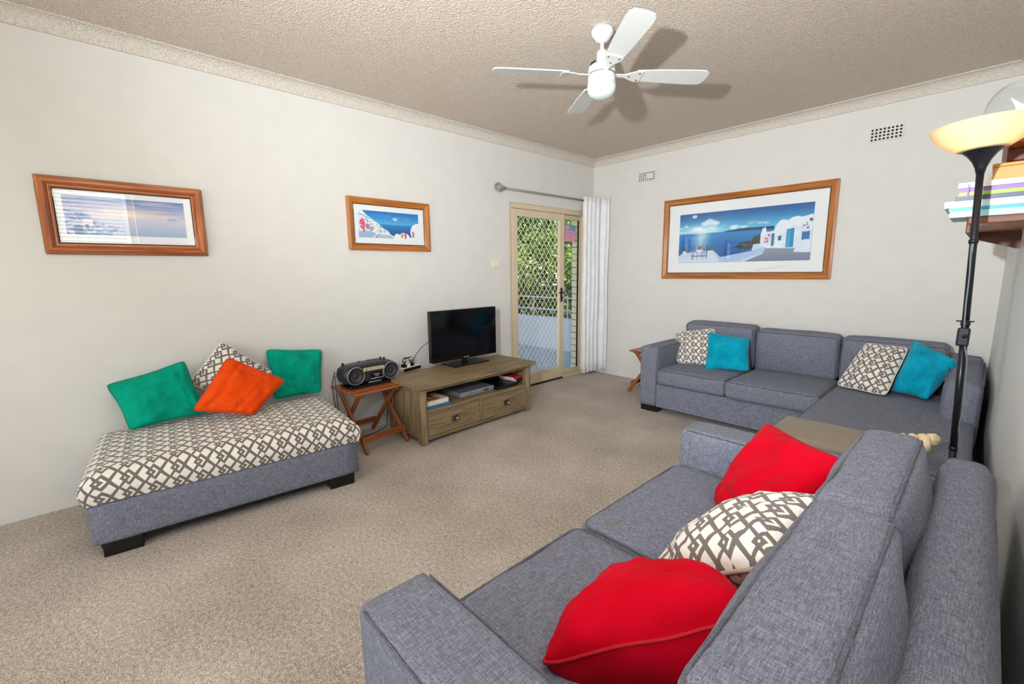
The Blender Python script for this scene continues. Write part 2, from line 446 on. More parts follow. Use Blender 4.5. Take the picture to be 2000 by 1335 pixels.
cove('trim_1', ((0, 0, 0), (0, YR, 0)), (1, 0), 'rough cream cove cornice above the long wall')
cove('trim_2', ((0, 0, 0), (3.6, 0, 0)), (0, -1), 'rough cream cove cornice above the wall with the large picture')
cove('trim_3', ((3.6, 0, 0), (wr(-YR), YR, 0)), (-1, 0), 'rough cream cove cornice above the right wall')

# window with venetian blind in the right wall
win = thing('window_1', 'window with white venetian blind in the right wall', 'window', (wr(W0) + .09, -W0, WZ0), -math.atan(.0286))
win['kind'] = 'structure'
wL, wH = W1 - W0, WZ1 - WZ0
for lo, hi in (((-.03, -.05, 0), (.03, 0, wH)), ((-.03, -wL, 0), (.03, -wL + .05, wH)), ((-.03, -wL, 0), (.03, 0, .05)), ((-.03, -wL, wH - .05), (.03, 0, wH)), ((-.025, -.62, .05), (.025, -.56, wH - .05))):
    rbox('frame_bar', lo, hi, 'door_alu', win, .004)
rbox('pane', (-.004, -wL + .05, .05), (.004, -.62, wH - .05), 'window_glass', win, 0); rbox('pane', (-.004, -.56, .05), (.004, -.05, wH - .05), 'window_glass', win, 0)
slat = None; tilt = math.radians(20)
for k in range(26):
    z = .07 + k * .043
    if slat is None:
        slat = rbox('slat', (-.085, -wL + .05, z - .0008), (-.05, -.66, z + .0008), 'white_print', win, 0, rot=(0, tilt, 0))
    else:
        c = slat.copy(); COL.objects.link(c); c.parent = win; c.location.z = z
rbox('head_rail', (-.09, -wL + .05, wH - .04), (-.045, -.66, wH), 'white_print', win, .004)

added_win = thing('window_2', 'unseen wide window added in the rear wall for fill light', 'window', (2.28, YR - .05, .65)); added_win['kind'] = 'structure'  # made-up window behind the camera, added to let the fill light in
for lo, hi in (((-1.16, -.03, 0), (-1.11, .03, 1.6)), ((1.11, -.03, 0), (1.16, .03, 1.6)), ((-1.16, -.03, 0), (1.16, .03, .05)), ((-1.16, -.03, 1.55), (1.16, .03, 1.6)), ((-.03, -.025, .05), (.03, .025, 1.55))):
    rbox('frame_bar', lo, hi, 'door_alu', added_win, .004)
for x in (-1.11, .03): rbox('pane', (x, -.004, .05), (x + 1.08, .004, 1.55), 'window_glass', added_win, 0)

# ------------------------------------------------------------------ balcony door
door = thing('door_1', 'beige aluminium sliding balcony door with diamond security grille', 'door', (-.05, D0, 0)); door['kind'] = 'structure'
dw = D1 - D0
def db(name, y0, y1, z0, z1, x0=-.04, x1=.04, m='door_alu', parent=door, bev=.004): return rbox(name, (x0, y0, z0), (x1, y1, z1), m, parent, bev)
db('jamb', 0, .035, 0, DH); db('jamb', dw - .07, dw, 0, DH); db('head', .035, dw - .07, DH - .055, DH); db('sill', 0, dw, -.015, .028, -.05, .045)
db('track', .05, .88, .0, .02, .02, .056, 'tide_dark')
# screen panel on the room side
sp0, sp1, sz0, sz1 = .04, .905, .03, DH - .06
for y0, y1, z0, z1 in ((sp0, sp0 + .085, sz0, sz1), (sp1 - .085, sp1, sz0, sz1), (sp0 + .085, sp1 - .085, sz0, sz0 + .12), (sp0 + .085, sp1 - .085, sz1 - .075, sz1)):
    db('screen_frame', y0, y1, z0, z1, .005, .045)
bm = bmesh.new(); gy0, gy1, gz0, gz1 = sp0 + .075, sp1 - .075, sz0 + .11, sz1 - .065
py, pz = (gy1 - gy0) / 9.5, .0935; nrow = int((gz1 - gz0) / (pz / 2))
for i in range(0, 11):
    for sg_ in (1, -1):
        pts = [(.025, gy0 + i * py + sg_ * (py / 2) * (k % 2), gz0 + k * (gz1 - gz0) / nrow) for k in range(nrow + 1)]
        pts = [(x, min(max(y, gy0), gy1), z) for x, y, z in pts]
        tube(pts, .0042, 4, False, bm)
obj('security_grille', bm, 'grille_white', door)
db('screen_mesh_edge', gy0, gy1, gz0 - .004, gz0 + .004, .02, .03)
# lock and lever
hd = db('lock_plate', .835, .865, .96, 1.13, .045, .056, 'black_plastic', door)
h2 = obj('lever', tube(smooth_path([(.0, 0, 0), (.035, 0, 0), (.045, -.02, 0), (.045, -.09, .0)]), .009, 8), 'black_plastic', hd, (0, 0, .03), smooth=True)
obj('thumb_turn', box((0, -.008, -.03), (.03, .008, -.015), .003), 'black_plastic', hd, (0, 0, -.01))
# fixed pane on the right and sliding sash behind the grille
for y0, y1, z0, z1 in ((.90, .935, .03, DH - .06), (dw - .105, dw - .07, .03, DH - .06), (.935, dw - .105, .03, .085), (.935, dw - .105, DH - .11, DH - .06)):
    db('sash_frame', y0, y1, z0, z1, -.03, .005)
db('pane', .935, dw - .105, .085, DH - .11, -.016, -.010, 'tinted_glass', door, 0)
db('pane_gasket', dw - .115, dw - .105, .085, DH - .11, -.02, .0, 'tide_dark', door, 0)
# cream bricks in the outside reveal of the doorway
bk = None; cz = .0; row = 0
while cz + .076 < DH + .02:
    if bk is None:
        bk = rbox('brick', (-.247, D1 + .001, cz), (-.104, D1 + .109, cz + .076), 'brick', wall_left, .003, 1)
    else:
        c = bk.copy(); COL.objects.link(c); c.parent = wall_left; c.location = (bk.location.x + random.uniform(-.002, .002), bk.location.y + random.uniform(-.001, .002), cz + .038)
    cz += .0862; row += 1
rbox('mortar_bed', (-.244, D1 + .006, 0), (-.106, -.001, DH + .02), 'mortar', wall_left, 0)

# sticker on the fixed pane
sg = thing('window_sticker', 'pink and blue printed notice stuck on the balcony glass', 'sign', (-.058, -.43, 1.79), 0)
rbox('paper', (0, -.135, -.1), (.0015, .135, .1), cmat('sticker_pink', (232, 166, 186)).name, sg, 0)
rbox('blue_band', (.0015, -.135, .03), (.002, .135, .1), cmat('sticker_blue', (120, 164, 196)).name, sg, 0)
rbox('pink_panel', (.002, -.12, .045), (.0025, .02, .085), 'sticker_pink', sg, 0)
for z in (.01, -.02, -.05): rbox('text_line', (.0015, -.11, z - .006), (.002, .1, z + .002), cmat('sticker_line', (212, 130, 160)).name, sg, 0)

# ------------------------------------------------------------------ outside
struct(rbox('balcony_floor', (-4.6, -4.0, -.2), (-.25, 1.1, -.03), 'balcony_tile', None, 0), 'grey balcony floor outside the glass door', 'floor')
struct(rbox('wall_balcony', (-4.6, 1.0, -.2), (-.25, 1.12, .53), 'parapet_paint', None, .01), 'low white balcony parapet seen through the grille', 'wall')
struct(rbox('added_shade_slab', (-4.6, -4.0, 2.52), (-.25, 1.12, 2.7), 'parapet_paint', None, 0), 'unseen slab added above the balcony to shade the parapet', 'slab')  # out-of-view slab, added to keep the sun off balcony floor and parapet
rail = thing('balcony_railing', 'thin white double rail on top of the balcony parapet', 'railing', (-2.4, 1.06, .53))
for z in (.13, .34): obj('rail', tube([(-2.2, 0, z), (2.1, 0, z)], .014, 8), 'rail_white', rail, smooth=True)
for x in (-2.1, -1.3, -.5, .3, 1.1, 1.9): obj('post', tube([(x, 0, 0), (x, 0, .34)], .012, 8), 'rail_white', rail, smooth=True)
struct(rbox('ground', (-30, -12, -3.3), (-.3, 30, -3.1), 'lawn', None, 0), 'grass far below the balcony', 'ground')

def leaf_cloud(center, rad, n, size, seed, lm):
    rnd = random.Random(seed); verts = []; faces = []
    cl = [(Vector((rnd.gauss(0, .5), rnd.gauss(0, .5), rnd.gauss(0, .5))), rnd.uniform(.25, .5)) for _ in range(16)]
    for i in range(n):
        c, cr = cl[rnd.randrange(len(cl))]
        d = Vector((rnd.gauss(0, 1), rnd.gauss(0, 1), rnd.gauss(0, 1))).normalized() * cr * rnd.random() ** .4
        p = c + d; p = Vector((p.x * rad[0], p.y * rad[1], p.z * rad[2])) + Vector(center)
        a = Vector((rnd.gauss(0, 1), rnd.gauss(0, 1), rnd.gauss(0, .6))).normalized(); b_ = a.cross(Vector((rnd.gauss(0, 1), rnd.gauss(0, 1), rnd.gauss(0, 1)))).normalized()
        s = size * rnd.uniform(.6, 1.3); k = len(verts)
        verts += [p - a * s, p + b_ * s * .38, p + a * s, p - b_ * s * .38]; faces.append((k, k + 1, k + 2, k + 3))
    me = bpy.data.meshes.new('foliage'); me.from_pydata([tuple(v) for v in verts], [], faces); me.materials.append(MATS[lm]); return me

def tree(label, base, h, rad, n, size, seed, lm):
    t = thing('tree', label, 'tree', base, 0, 'trees beyond the balcony')
    rnd = random.Random(seed)
    obj('trunk', tube(smooth_path([(0, 0, 0), (rnd.uniform(-.1, .1), rnd.uniform(-.1, .1), h * .4), (rnd.uniform(-.3, .3), rnd.uniform(-.3, .3), h * .9)]), [.14 - .0078 * i for i in range(13)], 8), 'bark', t, smooth=True)
    for k in range(5):
        a = rnd.uniform(0, 2 * PI); z = h * rnd.uniform(.4, .75)
        obj('branch', tube(smooth_path([(0, 0, z), (math.cos(a) * rad[0] * .4, math.sin(a) * rad[1] * .4, z + .5), (math.cos(a) * rad[0] * .8, math.sin(a) * rad[1] * .8, z + 1.1)]), .03, 6), 'bark', t, smooth=True)
    f = obj('foliage', leaf_cloud((0, 0, h), rad, n, size, seed, lm), None, t); f['kind'] = 'stuff'
    return t
tree('pale green sunlit tree nearest the balcony parapet, on the left through the grille', (-4.6, 3.1, -3.1), 4.3, (1.7, 1.3, 1.9), 9000, .055, 1, 'leaf_0')
tree('dark green tree standing behind the balcony parapet, seen right of the pale one', (-3.1, 3.6, -3.1), 4.6, (1.6, 1.4, 2.1), 9000, .06, 2, 'leaf_1')
tree('silvery leaved shrub-like tree low behind the balcony rails', (-4.6, 3.6, -3.1), 3.6, (1.4, 1.1, 1.2), 6000, .05, 3, 'leaf_2')
tree('broad dark tree far behind the pale tree', (-7.2, 5.2, -3.1), 4.8, (2.4, 2.4, 2.8), 9000, .09, 4, 'leaf_1')
tree('tall leafy tree farthest from the balcony', (-5.0, 7.0, -3.1), 5.2, (2.6, 2.2, 3.0), 9000, .09, 5, 'leaf_1')
tree('bright green tree beside the balcony end', (-2.2, 5.6, -3.1), 4.6, (1.8, 1.6, 2.6), 8000, .08, 6, 'leaf_0')
tree('dense background tree left of all others', (-9.0, 3.4, -3.1), 4.4, (2.6, 2.4, 3.0), 9000, .1, 8, 'leaf_1')
tree('dense background tree between the two tall ones', (-7.6, 8.4, -3.1), 4.8, (3.2, 3.0, 3.6), 10000, .11, 9, 'leaf_1')

# ------------------------------------------------------------------ curtain and rod
rod = thing('curtain_rod', 'brushed metal curtain rod with ring finials above the balcony door', 'curtain rod', (.085, -.92, 2.172))
obj('rod', tube([(0, -.70, 0), (0, .80, 0)], .011, 12), 'pewter', rod, smooth=True)
for y, sg_ in ((-.70, -1), (.80, 1)):
    obj('collar', tube([(0, y - .02, 0), (0, y - .012, 0), (0, y, 0), (0, y + .03, 0)], [.012, .017, .014, .013], 12), 'pewter', rod, smooth=True)
fin = obj('finial', tube([(0, .036 * math.cos(a * PI / 10), .036 * math.sin(a * PI / 10)) for a in range(20)], .008, 8, True), 'pewter', rod, (0, -.765, 0), (0, 0, -.45), True)
obj('finial_spiral', tube([(0, .02 * math.cos(a * PI / 8), .02 * math.sin(a * PI / 8)) for a in range(16)], .004, 6, True), 'pewter', fin, smooth=True)
for y in (-.66, .765): obj('bracket', tube([(-.083, y, 0), (-.02, y, 0), (0, y, 0)], [.02, .008, .012], 10), 'pewter', rod, smooth=True)

def curtain(name, path, z0, z1, m):
    bm = bmesh.new(); prev = None; nz = 16
    rows = []
    for j in range(nz + 1):
        z = z0 + (z1 - z0) * j / nz
        rows.append([bm.verts.new((x + .004 * math.sin(j * .7 + i * .3), y + .005 * math.sin(j * .5 + i * .2), z)) for i, (x, y) in enumerate(path)])
    for A, B in zip(rows, rows[1:]):
        for i in range(len(path) - 1): bm.faces.new((A[i], A[i + 1], B[i + 1], B[i]))
    bmesh.ops.recalc_face_normals(bm, faces=bm.faces)
    return obj(name, bm, m, smooth=True)
path = []
N = 90
for i in range(N + 1):
    t = i / N; y = -.325 + .30 * t
    x = .085 + .045 * math.sin(t * 2 * PI * 4.0 + .4) + .02 * t
    path.append((x, y + .018 * math.sin(t * 2 * PI * 8)))
path += [(.12 + .14 * k / 10 , -.025 - .012 * math.sin(k * .9)) for k in range(1, 11)]
cu = curtain('curtain', path, .035, 2.215, 'curtain_white')
sol = cu.modifiers.new('thickness', 'SOLIDIFY'); sol.thickness = .003
tag(cu, 'white curtain gathered in the corner beside the balcony door', 'curtain')

sw = thing('light_switch', 'small cream light switch plate left of the balcony door', 'light switch', (0, -1.66, 1.414))
rbox('plate', (0, -.058, -.036), (.009, .058, .036), 'cream_plastic', sw, .003)
for y in (-.02, .02): rbox('rocker', (.009, y - .007, -.012), (.014, y + .007, .012), 'cream_plastic', sw, .002)

# ------------------------------------------------------------------ air vents
def vent(lab, x0, x1, z0, z1, filled=()):
    t = thing('air_vent', lab, 'vent', ((x0 + x1) / 2, 0, (z0 + z1) / 2), 0, 'wall air vents')
    w, h = x1 - x0, z1 - z0
    bm = bmesh.new(); nx, nz = 8, 4; cx, cz_ = w / (nx + .25), h / (nz + .25); hw, hh = cx * .29, cz_ * .29
    xs = [-w / 2] + sum([[-w / 2 + cx * (i + .625) - hw, -w / 2 + cx * (i + .625) + hw] for i in range(nx)], []) + [w / 2]
    zs = [-h / 2] + sum([[-h / 2 + cz_ * (i + .625) - hh, -h / 2 + cz_ * (i + .625) + hh] for i in range(nz)], []) + [h / 2]
    for i in range(len(xs) - 1):
        for j in range(len(zs) - 1):
            hole = i % 2 == 1 and j % 2 == 1
            if hole and ((i // 2, j // 2) not in filled): continue
            add_box(bm, (xs[i], -.010, zs[j]), (xs[i + 1], -.002, zs[j + 1]))
    bmesh.ops.remove_doubles(bm, verts=bm.verts, dist=1e-5)
    obj('plate', bm, 'wall_paint', t)
    rbox('dark_backing', (-w / 2 + .003, -.002, -h / 2 + .003), (w / 2 - .003, -.0005, h / 2 - .003), 'tide_dark', t, 0)
vent('square-holed plaster air vent high above the right end of the large picture', 2.748, 2.956, 2.333, 2.438)
vent('square-holed air vent near the corner with its middle holes painted over', .64, .847, 2.335, 2.437, [(i, j) for i in (4, 5, 6) for j in (1, 2)])

# ------------------------------------------------------------------ pictures
def paint_mesh(w, h, nx, ny, fn):
    """flat print as a fine vertex-coloured grid; fn(u, v) -> (r,g,b) sRGB arrays, u right, v down"""
    us = np.linspace(0, 1, nx + 1); vs = np.linspace(0, 1, ny + 1); U, V = np.meshgrid(us, vs)
    rgb = np.clip(fn(U, V), 0, 255) / 255.
    lin = np.where(rgb <= .04045, rgb / 12.92, ((rgb + .055) / 1.055) ** 2.4)
    co = np.stack([(U - .5) * w, np.zeros_like(U), (.5 - V) * h], -1).reshape(-1, 3)
    idx = np.arange((nx + 1) * (ny + 1)).reshape(ny + 1, nx + 1)
    f = np.stack([idx[:-1, :-1], idx[1:, :-1], idx[1:, 1:], idx[:-1, 1:]], -1).reshape(-1, 4)
    me = bpy.data.meshes.new('print'); me.from_pydata(co.tolist(), [], f.tolist())
    ca = me.color_attributes.new('paint', 'FLOAT_COLOR', 'POINT')
    buf = np.ones((len(co), 4), np.float32); buf[:, :3] = lin.reshape(-1, 3); ca.data.foreach_set('color', buf.ravel())
    me.materials.append(MATS['print_paint']); return me

def vnoise(U, V, s, seed=0):
    out = np.zeros_like(U); amp = 1.
    rs = np.random.RandomState(seed)
    for o in range(4):
        g = rs.rand(64, 64); x = U * s * 2 ** o; y = V * s * 2 ** o; xi = np.floor(x).astype(int); yi = np.floor(y).astype(int); fx = x - xi; fy = y - yi
        fx = fx * fx * (3 - 2 * fx); fy = fy * fy * (3 - 2 * fy); G = lambda a, b: g[a % 64, b % 64]
        out += amp * (G(yi, xi) * (1 - fx) * (1 - fy) + G(yi, xi + 1) * fx * (1 - fy) + G(yi + 1, xi) * (1 - fx) * fy + G(yi + 1, xi + 1) * fx * fy); amp *= .5
    return out / 1.875
class Canvas:
    def __init__(s, U, V): s.U, s.V = U, V; s.c = np.zeros(U.shape + (3,))
    def fill(s, mask, col, a=1.):
        mask = np.asarray(mask, float) * a; s.c = s.c * (1 - mask[..., None]) + np.asarray(col, float) * mask[..., None]
    def grad(s, mask, top, bot, v0, v1):
        t = np.clip((s.V - v0) / (v1 - v0), 0, 1)[..., None]; col = np.asarray(top) * (1 - t) + np.asarray(bot) * t
        mk = np.asarray(mask, float)[..., None]; s.c = s.c * (1 - mk) + col * mk
    def poly(s, pts):
        ins = np.zeros(s.U.shape, bool); k = len(pts)
        for i in range(k):
            (x0, y0), (x1, y1) = pts[i], pts[(i + 1) % k]
            if y0 == y1: continue
            c = ((y0 > s.V) != (y1 > s.V)) & (s.U < (x1 - x0) * (s.V - y0) / (y1 - y0) + x0); ins ^= c
        return ins
    def disc(s, x, y, rx, ry): return ((s.U - x) / rx) ** 2 + ((s.V - y) / ry) ** 2 < 1

def paint_large(U, V):
    c = Canvas(U, V); al = np.ones_like(U)
    c.grad(al, (6, 84, 156), (96, 190, 232), 0, .36); hz = .405
    n = vnoise(U * 2.2, V * 3, 6, 3); cl = np.clip((n - .52) * 5, 0, 1) * np.exp(-((V - .33) / .07) ** 2); c.fill(cl, (236, 246, 252), .9)
    glow = np.exp(-((U - .2) / .16) ** 2 - ((V - .36) / .12) ** 2); c.fill(glow, (245, 252, 255), .8)
    for x, y, r in ((.27, .19, .05), (.22, .22, .035), (.31, .22, .03), (.13, .06, .025), (.06, .25, .015)):
        c.fill(np.clip(1.6 - ((U - x) / r) ** 2 * 1.5 - ((V - y) / (r * 1.5)) ** 2 * 1.5 + (vnoise(U * 4, V * 3, 8, 5) - .5) * 2, 0, 1), (226, 238, 246), .85)
    c.grad(V > hz, (28, 136, 204), (2, 84, 160), hz, .85)
    c.fill((V > hz - .05 * np.clip(np.sin((U - .38) * 5.5), 0, 1) ** .6 * (U > .38)) & (V < hz + .01) & (U > .38) & (U < .75), (18, 62, 96))
    c.fill(np.clip(np.exp(-((U - .2) / .06) ** 2) * (V > hz) * (.75 + .25 * np.sin(V * 260)), 0, 1) * np.clip(1.2 - (V - hz) * 2.2, 0, 1), (232, 240, 244), .95)
    # rocks, terrace and wall
    c.fill(c.poly([(.47, .72), (.52, .63), (.58, .6), (.62, .52), (.68, .48), (.7, .7), (.56, .78)]) & (vnoise(U * 3, V * 2, 14, 7) > .3), (52, 56, 50))
    wall = c.poly([(0, .86), (.04, .80), (.30, .76), (.36, .90), (.60, .80), (.61, .68), (.72, .66), (.72, 1), (0, 1)]); c.fill(wall, (198, 216, 240))
    c.fill(c.poly([(.32, .82), (.36, .9), (.60, .8), (.70, .72), (.70, .82), (.52, .98), (.36, 1)]), (168, 196, 232))
    c.fill(c.poly([(0, .92), (.07, .88), (.30, .86), (.33, 1), (0, 1)]), (206, 222, 242))
    c.grad(c.poly([(.70, .76), (.99, .74), (1, .74), (1, 1), (.55, 1), (.68, .86)]), (142, 150, 168), (112, 126, 156), .76, 1)
    # white houses
    house = c.poly([(.66, .72), (.66, .5), (.67, .40), (.69, .37), (.70, .47), (.75, .45), (.765, .34), (.79, .27), (.82, .26), (.84, .28), (.87, .23), (.90, .22), (.93, .24), (1, .20), (1, .86), (.90, .84), (.90, .78), (.72, .76)])
    c.fill(house, (226, 236, 246)); c.fill(house & (vnoise(U, V, 9, 4) > .55), (206, 220, 238), .6)
    c.fill(c.poly([(.835, .44), (.885, .42), (.885, .76), (.835, .76)]), (20, 140, 200)); c.fill(c.poly([(.845, .46), (.86, .455), (.86, .76), (.845, .76)]), (60, 170, 222))
    c.fill(c.poly([(.735, .50), (.755, .49), (.755, .72), (.735, .73)]), (24, 120, 178)); c.fill(c.poly([(.782, .55), (.802, .545), (.802, .63), (.782, .635)]), (30, 96, 150))
    c.fill(c.poly([(.935, .5), (.985, .49), (.985, .63), (.935, .64)]), (30, 110, 176)); c.fill(c.poly([(.90, .76), (1, .75), (1, .86), (.89, .85)]), (216, 226, 240))
    for x, y in ((.955, .36), (.97, .42), (.985, .3), (.94, .4)): c.fill(c.disc(x, y, .012, .03) & (vnoise(U * 5, V * 4, 12, 9) > .45), (90, 96, 110))
    c.fill(c.disc(.70, .62, .016, .06) & (vnoise(U * 5, V * 3, 16, 2) > .45), (196, 60, 104)); c.fill(c.disc(.715, .55, .01, .05) & (vnoise(U * 5, V * 3, 16, 6) > .5), (196, 60, 104))
    # table with two chairs and pots
    c.fill(c.disc(.185, .755, .03, .02), (236, 240, 246)); c.fill(c.disc(.185, .69, .016, .03), (200, 40, 60)); c.fill(c.disc(.185, .73, .012, .02), (60, 70, 84))
    for x in (.12, .135, .165, .205, .225, .245): c.fill(c.poly([(x, .76), (x + .005, .76), (x + .004, .94), (x, .94)]), (38, 52, 76))
    for x in (.12, .245): c.fill(c.poly([(x, .66), (x + .006, .66), (x + .006, .9), (x, .9)]), (38, 52, 76))
    for y in (.80, .86): c.fill(c.poly([(.12, y), (.25, y), (.25, y + .012), (.12, y + .012)]), (50, 62, 86))
    for x in (.05, .275): c.fill(c.disc(x, .73, .022, .03), (70, 100, 60)); c.fill(c.poly([(x - .016, .76), (x + .016, .76), (x + .012, .83), (x - .012, .83)]), (214, 222, 232))
    return c.c

def paint_small(U, V):
    c = Canvas(U, V); al = np.ones_like(U)
    c.grad(al, (0, 110, 196), (88, 176, 222), 0, .48); n = vnoise(U * 2, V * 1.5, 5, 11)
    c.fill(np.clip((n - .5) * 4, 0, 1) * np.exp(-((U - .55) / .22) ** 2 - ((V - .3) / .16) ** 2), (214, 232, 244), .9)
    c.grad(V > .48, (40, 132, 196), (0, 74, 148), .48, .9)
    hill = c.poly([(0, 0), (.07, 0), (.13, .16), (.25, .36), (.33, .5), (.40, .64), (.47, .72), (.5, .84), (.6, .96), (.6, 1), (0, 1)])
    c.fill(hill, (226, 236, 242)); c.fill(hill & (vnoise(U * 3, V * 2, 9, 3) > .56), (196, 208, 222), .8)
    for k in range(26):
        rs = np.random.RandomState(k + 40); x = rs.uniform(.03, .42); y = .2 + x * 1.0 + rs.uniform(0, .3); c.fill((abs(U - x) < .007) & (abs(V - y) < .018) & hill, (70, 96, 120))
    c.fill(c.poly([(.01, .1), (.2, .3), (.2, .33), (.01, .14)]), (110, 128, 150), .7)
    c.fill(c.disc(.065, .5, .045, .2) & (vnoise(U * 4, V * 3, 12, 8) > .33), (216, 74, 112)); c.fill(c.disc(.2, .66, .04, .07) & (vnoise(U * 4, V * 3, 14, 2) > .42), (206, 60, 80)); c.fill(c.disc(.14, .58, .03, .1), (96, 92, 140), .7)
    c.fill(c.poly([(.0, .78), (.2, .75), (.28, .86), (.2, 1), (0, 1)]), (150, 182, 214)); c.fill(c.poly([(.06, .66), (.10, .66), (.095, .8), (.07, .8)]), (206, 110, 78))
    c.fill(c.poly([(.26, 1), (.32, .87), (.48, .86), (.58, 1)]), (170, 196, 210)); c.fill(c.poly([(.24, 1), (.31, .86), (.32, .88), (.27, 1)]), (96, 120, 130))
    c.fill(c.disc(.62, .93, .05, .12) | c.disc(.74, .93, .09, .16) | c.disc(.98, .74, .13, .36) | (V > .93) & (U > .55), (232, 238, 246))
    for x, y in ((.70, .8), (.76, .84), (.90, .76)): c.fill(c.disc(x, y, .028, .07) & (vnoise(U * 4, V * 3, 13, 4) > .4), (206, 96, 96)); c.fill(c.poly([(x - .018, y + .05), (x + .018, y + .05), (x + .013, y + .17), (x - .013, y + .17)]), (178, 122, 104))
    return c.c

def paint_sunset(U, V):
    c = Canvas(U, V); al = np.ones_like(U)
    c.grad(al, (84, 112, 176), (198, 186, 214), 0, .5); n = vnoise(U, V * 5, 6, 21)
    c.fill(np.clip((n - .45) * 3, 0, 1) * (V < .5), (226, 206, 214), .7)
    c.fill(np.exp(-((U - .5) / .3) ** 2 - ((V - .42) / .16) ** 2), (246, 226, 206), .75)
    c.grad(V > .5, (206, 202, 216), (150, 172, 210), .5, 1)
    hill = c.poly([(0, .30), (.06, .32), (.12, .38), (.2, .5), (.26, .58), (.33, .72), (.40, .80), (.44, 1), (0, 1)]); c.fill(hill, (112, 138, 190))
    c.fill(hill & (vnoise(U * 3, V * 2, 10, 3) > .5), (196, 200, 222), .85); c.fill(hill & (vnoise(U * 3, V * 2, 14, 13) > .64), (58, 84, 140), .85)
    c.fill(c.disc(.17, .68, .04, .1), (226, 220, 228)); c.fill((abs(U - .16) < .012) & (abs(V - .78) < .06), (70, 80, 120)); c.fill(c.disc(.09, .9, .035, .16), (60, 90, 150))
    c.fill(c.disc(.88, .5, .05, .05), (150, 170, 214), .8)
    return c.c

def picture(label, wall, cx, cz_, W, H, fw_, iw, ih, icx, icz, fn, nx, ny, wood_n, sign=False, moulding='flat'):
    """wall 'back' (faces -y) or 'left' (faces +x). local x along the wall to the viewer's right, local y into the wall"""
    t = thing('framed_picture', label, 'picture', (cx, -.001, cz_) if wall == 'back' else (.001, cx, cz_), 0 if wall == 'back' else PI / 2, 'framed seaside pictures')
    dp = .028
    # four mitred mouldings
    prof = [(0, 0), (0, -dp), (.25, -dp - .004), (.8, -dp * .8), (.92, -dp * .55), (1, -dp * .5), (1, 0)] if moulding == 'flat' else \
           [(0, 0), (0, -dp * .8), (.12, -dp * 1.1), (.3, -dp * 1.45), (.5, -dp * 1.5), (.66, -dp * 1.15), (.72, -dp * .85), (.78, -dp * .95), (.86, -dp * .95), (.9, -dp * .55), (1, -dp * .5), (1, 0)]
    for k, (ax, s) in enumerate((('x', -1), ('x', 1), ('z', -1), ('z', 1))):
        bm = bmesh.new(); rings = []
        L = W if ax == 'x' else H; B = H if ax == 'x' else W
        for e in (-1, 1):
            ring = []
            for d, yv in prof:
                along = e * (L / 2 - d * fw_); across = s * (B / 2 - d * fw_)
                ring.append(bm.verts.new((along, yv, across) if ax == 'x' else (across, yv, along)))
            rings.append(ring)
        q = len(prof)
        for i in range(q): bm.faces.new((rings[0][i], rings[0][(i + 1) % q], rings[1][(i + 1) % q], rings[1][i]))
        bm.faces.new(rings[0]); bm.faces.new(rings[1][::-1]); bmesh.ops.recalc_face_normals(bm, faces=bm.faces)
        obj('moulding', bm, wood_n + '_' + ax, t)
    li = obj('inner_lip', tube(rect_loop(W - 2 * fw_, H - 2 * fw_, -.013, .002, 1, 'xz'), .0035, 6, True), 'frame_dark', t)
    if moulding != 'flat': obj('outer_lip', tube(rect_loop(W - .004, H - .004, -.016, .002, 1, 'xz'), .005, 6, True), 'frame_dark', t)
    rbox('mount_board', (-W / 2 + fw_ * .9, -.009, -H / 2 + fw_ * .9), (W / 2 - fw_ * .9, -.002, H / 2 - fw_ * .9), 'mat_board', t, 0)
    pr = obj('print', paint_mesh(iw, ih, nx, ny, fn), None, t, (icx - cx, -.0095, icz - cz_))
    if sign:
        pts = [(.62 + .02 * i + .006 * math.sin(i * 2.3), 0, .013 * math.sin(i * 1.7) + .003 * i) for i in range(16)]
        obj('signature', tube(smooth_path([((p[0] - .5) * .9, 0, p[2] * .8 - .40 * H + .0) for p in pts], 4), .0011, 4), cmat('ink', (150, 150, 150)).name, t, (.06, -.0096, .0))
    rbox('glass', (-W / 2 + fw_ * .95, -.0125, -H / 2 + fw_ * .95), (W / 2 - fw_ * .95, -.0115, H / 2 - fw_ * .95), 'picture_glass', t, 0)
    return t
picture('wide orange wood framed print of white seaside houses above the chaise sofa', 'back', 1.785, 1.659, 1.595, .848, .062, 1.243, .510, 1.793, 1.660, paint_large, 300, 124, 'frame', True)
picture('small orange framed print of white hillside houses and blue sea, left of the balcony door', 'left', -2.848, 1.731, .752, .418, .052, .557, .216, -2.857, 1.734, paint_small, 170, 70, 'frame')
picture('pine framed print with pale sunset sea, hanging above the patterned ottoman', 'left', -4.547, 1.669, .738, .414, .060, .545, .212, -4.55, 1.677, paint_sunset, 200, 80, 'pine', False, 'round')

